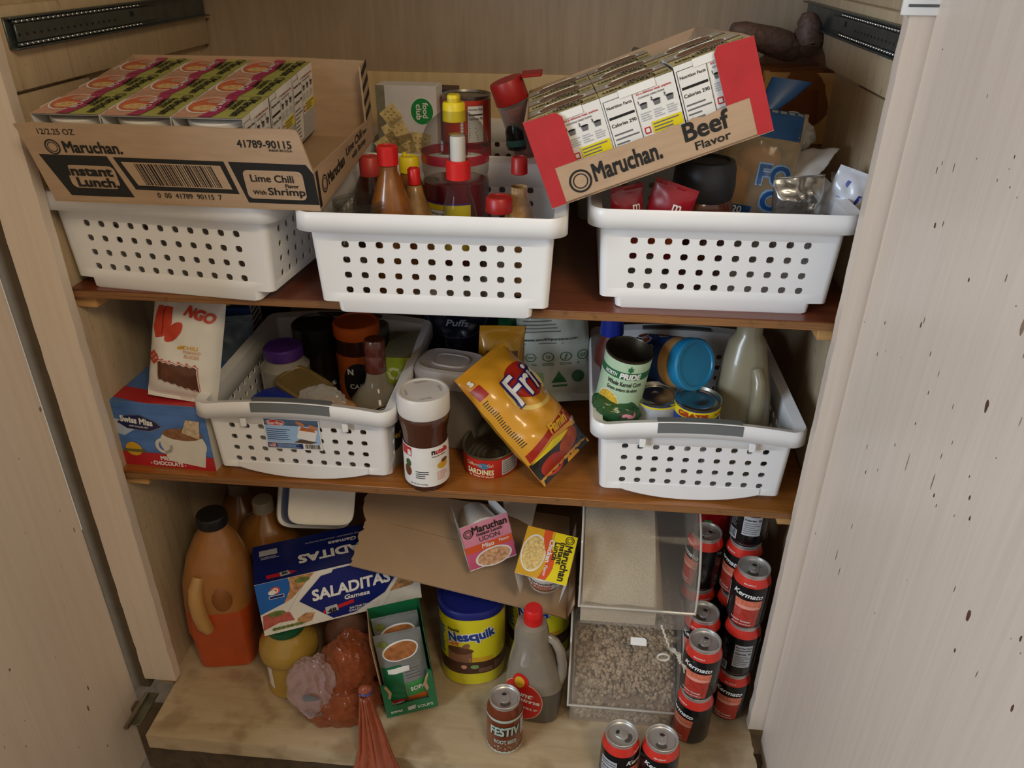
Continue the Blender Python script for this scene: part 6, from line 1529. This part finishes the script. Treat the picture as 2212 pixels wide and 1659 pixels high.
mb.rect(lambda u, v, h=0: (u, v, h), lp[0].x + .05, D * .52, lp[1].x, D * .524, mat('card_crease', '#8f7150', .85), 1)
mb.build('bottom', t)
xr = lp[1].x
mb = MB(); mb.grid(lambda u, v: Vector((xr - .004 * v, .0 + D * .95 * u, .055 * v * (1 - .4 * u))), 8, 4, CARD); mb.build('side_wall', t, solid=.003)
# udon cup lying with its printed lid towards the viewer, chicken cup leaning beside it
def orient(o, tl, tr, bl):
    """turn a cup so that its printed lid spans three given points"""
    xa = (tr - tl).normalized(); ya = (tl - bl); ya = (ya - xa * ya.dot(xa)).normalized(); za = xa.cross(ya)
    R = Matrix((xa, ya, za)).transposed(); c = (tr + bl) / 2
    return R, c
u0 = noodle_cup('udon', 'pink udon noodle cup lying lid-out on the torn cardboard tray')
c = AY(1055, 1170, .235)
vw = (CAM - c).normalized(); n_ = (vw + Vector((.22, .05, -.50))).normalized()
xa = Vector((1, .12, .20)); xa = (xa - n_ * xa.dot(n_)).normalized(); ya = n_.cross(xa)
R = Matrix((xa, ya, n_)).transposed(); u0.rotation_euler = R.to_euler(); u0.location = c - n_ * .106; u0['category'] = 'noodle cup'; u0['group'] = 'opened noodle cups on the torn tray'
k0 = noodle_cup('chicken', 'chicken noodle cup with a yellow and orange lid leaning behind the syrup bottle')
c = AY(1181, 1199, .185)
n_ = ((CAM - c).normalized() + Vector((0.02, .05, .80))).normalized()
xa = Vector((1, -.1, -.22)); xa = (xa - n_ * xa.dot(n_)).normalized(); ya = n_.cross(xa)
R = Matrix((xa, ya, n_)).transposed(); k0.rotation_euler = R.to_euler(); k0.location = c - n_ * .106; k0['category'] = 'noodle cup'; k0['group'] = 'opened noodle cups on the torn tray'
sheet('paper_sleeve', 'blank white cup sleeve standing behind the udon cup', 'sleeve', (AY(1100, 1190, .36), AY(1140, 1175, .36), AY(1162, 1080, .40), AY(1085, 1072, .40)), PAPER, .002, 4.0)
# syrup bottle
SYB = mat('syrup_frosted', '#8f8576', .3, var=.1, coat=.5, trans=.15); SYD = mat('syrup_dark', '#4c4640', .3, var=.12, coat=.5); SYL = mat('syrup_label', '#c2261f', .4, var=.06)
B = AZ(1160, 1556, 0)
t = thing('syrup_bottle', 'grey translucent syrup bottle with a red cap and red label', 'bottle', (B.x - .008, B.y + .030, 0), (0, 0, -6))
H = AY(1140, 1312, B.y + .03).z
mb = MB(); k = H - .026
low = [(0, 0, 0, .044, .034, 3), (.005, 0, 0, .050, .038, 3), (.050, 0, 0, .054, .040, 2.6), (.080, 0, 0, .0545, .040, 2.4)]
up = [(.080, 0, 0, .0545, .040, 2.4), (.115, -.002, 0, .050, .038, 2.2), (.150, -.005, 0, .041, .034, 2.1), (.180, -.007, 0, .033, .030, 2), (.205, -.008, 0, .032, .029, 2), (.225, -.008, 0, .028, .026, 2), (k - .006, -.007, 0, .017, .017, 2), (k, -.006, 0, .015, .015, 2)]
mb.loft(low, SYD, 48); mb.loft(up, SYB, 48)
mb.build('bottle', t)
mb = MB(); mb.tube([(.022, 0, .196), (.036, -.004, .190), (.046, -.006, .172), (.0515, -.006, .140), (.052, -.005, .110), (.047, -.002, .086)], [.008, .0085, .009, .009, .009, .009], SYB, 14); mb.build('handle', t)
mb = MB(); mb.lathe([(.0165, k - .012), (.0175, k - .010), (.0165, H - .004), (.014, H), (0, H)], REDP, 32, Matrix.Translation((-.006, 0, 0)))
for q in range(24): mb.box((.0172, 0, k + .002), (.0008, .0018, .020), REDP, 0, 1, Matrix.Translation((-.006, 0, 0)) @ Matrix.Rotation(2 * PI * q / 24, 4, 'Z'))
mb.build('cap', t)
def fs(u, v, h=0):
    a_ = -PI / 2 - .22 + u / .048; c_, s_ = math.cos(a_), math.sin(a_); rx = .0552 - max(0, v - .085) * .20; ry = .0408 - max(0, v - .085) * .10
    return ((rx + h) * math.copysign(abs(c_) ** .83, c_), (ry + h) * math.copysign(abs(s_) ** .83, s_), v)
mb = MB(); mb.ell(fs, -.010, .060, .037, .052, mat('label_pale_edge', '#d9a08a', .4), 1, .006); mb.ell(fs, -.010, .060, .035, .050, SYL, 3, .006); mb.ell(fs, -.008, .108, .016, .020, SYL, 3, .006); mb.ell(fs, -.008, .108, .010, .013, GOLDP, 5, .006)
mb.text(fs, 'Aunt', -.002, .082, PAPER, w=.030, h=.013, lay=6, bold=.04, rot=-.25); mb.text(fs, 'Jemima', .0, .066, PAPER, w=.046, h=.013, lay=6, bold=.04, rot=-.25); mb.text(fs, 'SYRUP', .008, .045, PAPER, w=.022, lay=6, rot=-.25); mb.build('label', t)
# root beer can
RB = mat('root_beer_can', '#7d3a20', .3, .35, var=.12, coat=.3); MINT = mat('mint_print', '#b9c9bd', .35, .2, var=.05)
B = AZ(1090, 1600, 0)
t = thing('drink_can', 'brown root beer can alone near the floor edge', 'can', (B.x, B.y, 0), (0, 0, 12))
mb = MB(); pr = can_profile(); mb.lathe(pr[:4], ALU, 48); mb.lathe(pr[3:9], RB, 48); mb.lathe(pr[8:], ALU, 48); fm = wrap(CAN_R)
zig = [(-.050 + .100 * q / 24, .0905 + (.0035 if q % 2 else -.0005)) for q in range(25)] + [(.050, .0965), (-.050, .0965)]
mb.poly(fm, zig, MINT, 1, .006); mb.poly(fm, [(-.050 + .1 * q / 24, .0115 + (.003 if q % 2 else 0)) for q in range(25)] + [(.05, .009), (-.05, .009)], MINT, 1, .006)
mb.text(fm, 'FESTIV', -.002, .066, INK, w=.060, h=.026, lay=1, bold=.12, rot=.02, shear=.1, seg=.008); mb.text(fm, 'FESTIV', -.003, .067, MINT, w=.057, h=.023, lay=3, bold=.05, rot=.02, shear=.1, seg=.008); mb.text(fm, 'ROOT BEER', -.002, .040, MINT, w=.042, h=.010, lay=3, bold=.03)
for q in range(14): mb.ell(fm, -.03 + .06 * random.Random(q).random(), .018 + .016 * random.Random(q + 40).random(), .0012, .0012, MINT, 1, n=8)
fr2 = wrap(CAN_R, -PI / 2 + 1.1); mb.rect(fr2, -.008, .045, .010, .085, LGREY, 1, .006); mb.lines(fr2, -.007, .047, .009, .083, 7, INK, 2)
mb.build('body', t); can_lid(t)
# tomato cocktail cans
K0 = tomato_can(); K0['group'] = 'black tomato cocktail cans'
GK = 'black tomato cocktail cans'
def kcan(x, y, level, face, label, first=[True]):
    z = CAN_H * level + .0003 * level
    rz = face
    if first[0]: put(K0, (x, y, z), (0, 0, rz)); K0['label'] = label; first[0] = False; return K0
    return dup(K0, (x, y, z), (0, 0, rz), label, GK)
F = AZ(1524, 1382, .244); Rr = AZ(1632, 1222, .366)
kcan(F.x, F.y, 0, -55, 'lower black can of the two-high stack touching the bean bin')
kcan(F.x, F.y, 1, -22, 'red-banded can topping the two-high stack by the bean bin')
kcan(Rr.x, Rr.y, 0, -20, 'bottom can of the three-high stack beside the cupboard door')
kcan(Rr.x, Rr.y, 1, 100, 'middle can of the three-high stack, its nutrition panel turned outward')
kcan(Rr.x - .002, Rr.y - .002, 2, -18, 'top red-banded can of the three-high stack beside the cupboard door')
Q = AZ(1514, 1320, .244); kcan(Q.x + .006, Q.y, 0, 10, 'lower can behind the two-high stack'); kcan(Q.x + .006, Q.y, 1, -30, 'can with a visible silver lid just behind the two-high stack')
bx, by = Rr.x - .004, Rr.y + .073
for lv, fc, lb in ((0, 40, 'bottom can of the tall rear stack'), (1, 150, 'second can up the tall rear stack'), (2, -60, 'third can up the tall rear stack'), (3, 96, 'topmost can of the tall rear stack, nutrition panel under the shelf')): kcan(bx, by, lv, fc, lb)
bx, by = Rr.x - .072, Rr.y + .085
for lv, fc, lb in ((0, 60, 'bottom can of the rear stack beside the red packages'), (1, 20, 'second can of the rear stack beside the red packages'), (2, -70, 'third can of the rear stack beside the red packages')): kcan(bx, by, lv, fc, lb)
Q = AZ(1343, 1576, .122); kcan(Q.x, Q.y - .006, 0, 62, 'can at the floor edge whose red corner mark faces out, lid fully seen')
Q = AZ(1430, 1586, .122); kcan(Q.x, Q.y - .006, 0, -8, 'can at the floor edge with the brand name facing out')
# red packages and a green bottle behind the bins
P = AY(1520, 1180, .30)
packet('red_package', 'glossy red package behind the rice bin', 'packet', (P.x + .014, .345, .215), (-5, 4, 0), .066, .26, .045, mat('glossy_red_film', '#a3161e', .22, var=.15, coat=.6), lambda mb, fm: (mb.rect(fm, .0, .13, .02, .17, PAPER, 2, .008), mb.rect(fm, -.02, .10, -.005, .115, GR2, 2, .008)), 97.0, .006)
t = thing('green_bottle', 'dark green bottle standing under the red package', 'bottle', (AY(1528, 1290, .32).x, .352, 0))
mb = MB(); mb.lathe([(0, 0), (.034, 0), (.036, .005), (.036, .18), (.030, .20), (.016, .210), (0, .211)], mat('green_glass', '#164a26', .25, var=.1, coat=.5), 40); mb.build('bottle', t)
# two acrylic scoop bins
EDGEB = clear('bin_edge_highlight', '#f4f2ee', 0.5, 0.06, '#e6e2da')  # paler, more opaque tubes imitate highlights along the lid edges
def bin_(loc, label, fillm, name_fill, rz=0):
    t = thing('storage_bin', label, 'bin', loc, (0, 0, rz), 'clear acrylic food bins')
    W, D, H, fh = .206, .30, .212, .046
    prof = [(0, 0), (-.004, fh)]                         # (y, z) front wall
    lidp = [(-.006, fh)] + [(-.006 + .125 * (1 - math.cos(a)), fh + (H - fh) * math.sin(a) ** .9) for a in [PI / 2 * k / 14 for k in range(1, 15)]]
    def strip(pts, x0, x1, m, mb, th=0):
        vs = [(x0, y, z) for y, z in pts] + [(x1, y, z) for y, z in pts]; n = len(pts)
        mb.add(vs, [(i, i + n, i + n + 1, i + 1) for i in range(n - 1)], m)
    mb = MB(); h = W / 2
    strip(prof, -h + .004, h - .004, CLEARB, mb)
    for s in (-1, 1):
        pts = [(0, 0)] + [(y + .004, z) for y, z in lidp] + [(D, H), (D, 0)]
        x = s * (h - .004); tri = tessellate_polygon([[Vector((y, z, 0)) for y, z in pts]])
        mb.add([(x, y, z) for y, z in pts], [tuple(a) for a in tri], CLEARB)
    mb.add([(-h, D, 0), (h, D, 0), (h, D, H), (-h, D, H)], [(0, 1, 2, 3)], CLEARB); mb.add([(-h + .004, 0, .0005), (h - .004, 0, .0005), (h - .004, D, .0005), (-h + .004, D, .0005)], [(0, 1, 2, 3)], CLEARB)
    mb.add([(-h, .12, H), (h, .12, H), (h, D, H), (-h, D, H)], [(0, 1, 2, 3)], CLEARB)
    mb.tube([(-h + .003, -.005, fh - .002), (h - .003, -.005, fh - .002)], .0022, CLEARB, 6)
    mb.build('bin_body', t)
    mb = MB(); strip(lidp, -h, h, CLEARB, mb)
    for s in (-1, 1):
        edge = [(s * h, y, z) for y, z in lidp]; mb.tube(edge, .0020, EDGEB, 6)
        strip([(y + .0, z) for y, z in lidp], s * h, s * (h - .010), CLEARB, mb)
    mb.tube([(-h, lidp[0][0], lidp[0][1] + .002), (h, lidp[0][0], lidp[0][1] + .002)], .0022, EDGEB, 6)
    mb.loft([(0, 0, 0, .026, .006, 2), (.002, 0, 0, .026, .006, 2)], CLEARB, 24, Matrix.Translation((0, -.010, fh - .001)))
    mb.build('lid', t)
    return t, W, D, H, fh
LB = AZ(1341, 1563, 0)
lo, W, D, H, fh = bin_((LB.x, LB.y, 0), 'lower clear scoop bin full of pinto beans with a white sticker', None, None)
up_y = LB.y + .040
upx = AY(1372, 1338, up_y).x
ub, W, D, H, fh = bin_((upx, up_y, .2145), 'upper clear scoop bin holding white rice', None, None)
# white price sticker on the lower lid
mb = MB(); th0 = math.radians(48); sy = -.006 + .125 * (1 - math.cos(th0)); sz = fh + (H - fh) * math.sin(th0) ** .9
fmS = plane((.006, sy - .0012, sz + .0012), (1, 0, 0), (0, .62, .78)); mb.poly(fmS, [(0, .001), (.003, 0), (.029, 0), (.029, .011), (.025, .014), (.0, .014)], PAPER, 1); mb.build('sticker', lo)
# rice and beans (countless)
RICE = mat('rice', '#c6bba6', .7, var=.12, scale=320, bump=.35)
mb = MB()
def rice(u, v):
    x = -W / 2 + .006 + u * (W * .74); y = .008 + v * (D - .02)
    z = fh * .95 + (H * .80 - fh) * (1 - math.exp(-v * 3.4)) + .006 * nz(x * 20, y * 20, 1); z = .004 + (z - .004) * min(1.0, (1 - u) * 7 + .0) ** .7; return Vector((x, y, min(z, H - .012)))
mb.grid(rice, 40, 40, RICE)
mb.box((-W * .15, D / 2 - .003, fh * .45), (W * .66, D - .02, fh * .9), RICE); o = mb.build('rice', angle=60); o.location = ub.location; tag(o, 'white rice filling the upper clear bin', 'rice', None, 'stuff')
BEAN = mat('pinto_bean', '#ab9880', .45, var=.28, scale=70, coat=.2); BEAN2 = mat('pinto_bean_dark', '#8c7762', .45, var=.25, scale=70, coat=.2)
mb = MB(); rnd = random.Random(77)
def bz(y): return fh * .9 + (H * .86 - fh) * (1 - math.exp(-y / D * 4.6))
tmpl = bmesh.new(); bmesh.ops.create_icosphere(tmpl, subdivisions=2, radius=1.0)
tv = [v.co.copy() for v in tmpl.verts]; tf = [tuple(v.index for v in f.verts) for f in tmpl.faces]; tmpl.free()
for k in range(2600):
    x = (rnd.random() - .5) * (W - .026); y = .010 + rnd.random() ** .9 * .20; z = bz(y) - rnd.random() * .005
    if k % 9 == 0: y = .006 + .004 * rnd.random(); z = .006 + rnd.random() * fh * .9
    s = .9 + .3 * rnd.random(); M_ = Matrix.Translation((x, y, min(z, H - .015))) @ Euler((rnd.random() * 6, rnd.random() * 6, rnd.random() * 6)).to_matrix().to_4x4() @ Matrix.Diagonal((.0066 * s, .0042 * s, .0036 * s, 1))
    mb.add(tv, tf, BEAN if rnd.random() < .7 else BEAN2, M_)
mb.grid(lambda u, v: Vector(((u - .5) * (W - .014), .006 + v * (D - .02), min(bz(.006 + v * (D - .02)) - .008, H - .018))), 20, 24, BEAN2)
mb.box((0, D / 2 - .003, fh * .42), (W - .016, D - .02, fh * .84), BEAN2); o = mb.build('pinto_beans', angle=60); o.location = lo.location; tag(o, 'pinto beans filling the lower clear bin', 'beans', None, 'stuff')
# white twisted cord at the corner of the bins
p0 = AY(1428, 1342, .150); p1 = AY(1446, 1392, .128); p2 = AY(1432, 1408, .118); p3 = AY(1462, 1402, .116); p4 = AY(1472, 1424, .112)
pts = []
for A_, B_ in ((p0, p1), (p1, p3), (p3, p4)):
    for k in range(14):
        f = k / 14; tw = 10 * f * PI; p = A_.lerp(B_, f); r_ = .0035 if A_ is not p0 else .0012
        pts.append(p + Vector((r_ * math.cos(tw), -.010 + r_ * .4, r_ * math.sin(tw))))
mb = MB(); o_ = pts[0]; mb.tube([p - o_ for p in pts], .0021, mat('cord_white', '#c9c3b4', .7, var=.1), 8)
loop = [p2 + Vector((.010 * math.cos(a_ * .5) - 0, -.012, .008 * math.sin(a_ * .5))) - o_ for a_ in range(14)]
mb.tube(loop, .0021, MATS['cord_white'], 8)
for k in range(4):
    mb.tube([p4 - o_ + Vector((0, -.010, 0)), p4 - o_ + Vector((.004 + .004 * k, -.012, -.008 - .002 * (k % 2))), p4 - o_ + Vector((.006 + .006 * k, -.012, -.020 + .004 * (k % 3)))], .0014, MATS['cord_white'], 6)
o = mb.build('twisted_cord'); o.location = o_; tag(o, 'white twisted cord tied at the corner of the bean bin', 'cord')
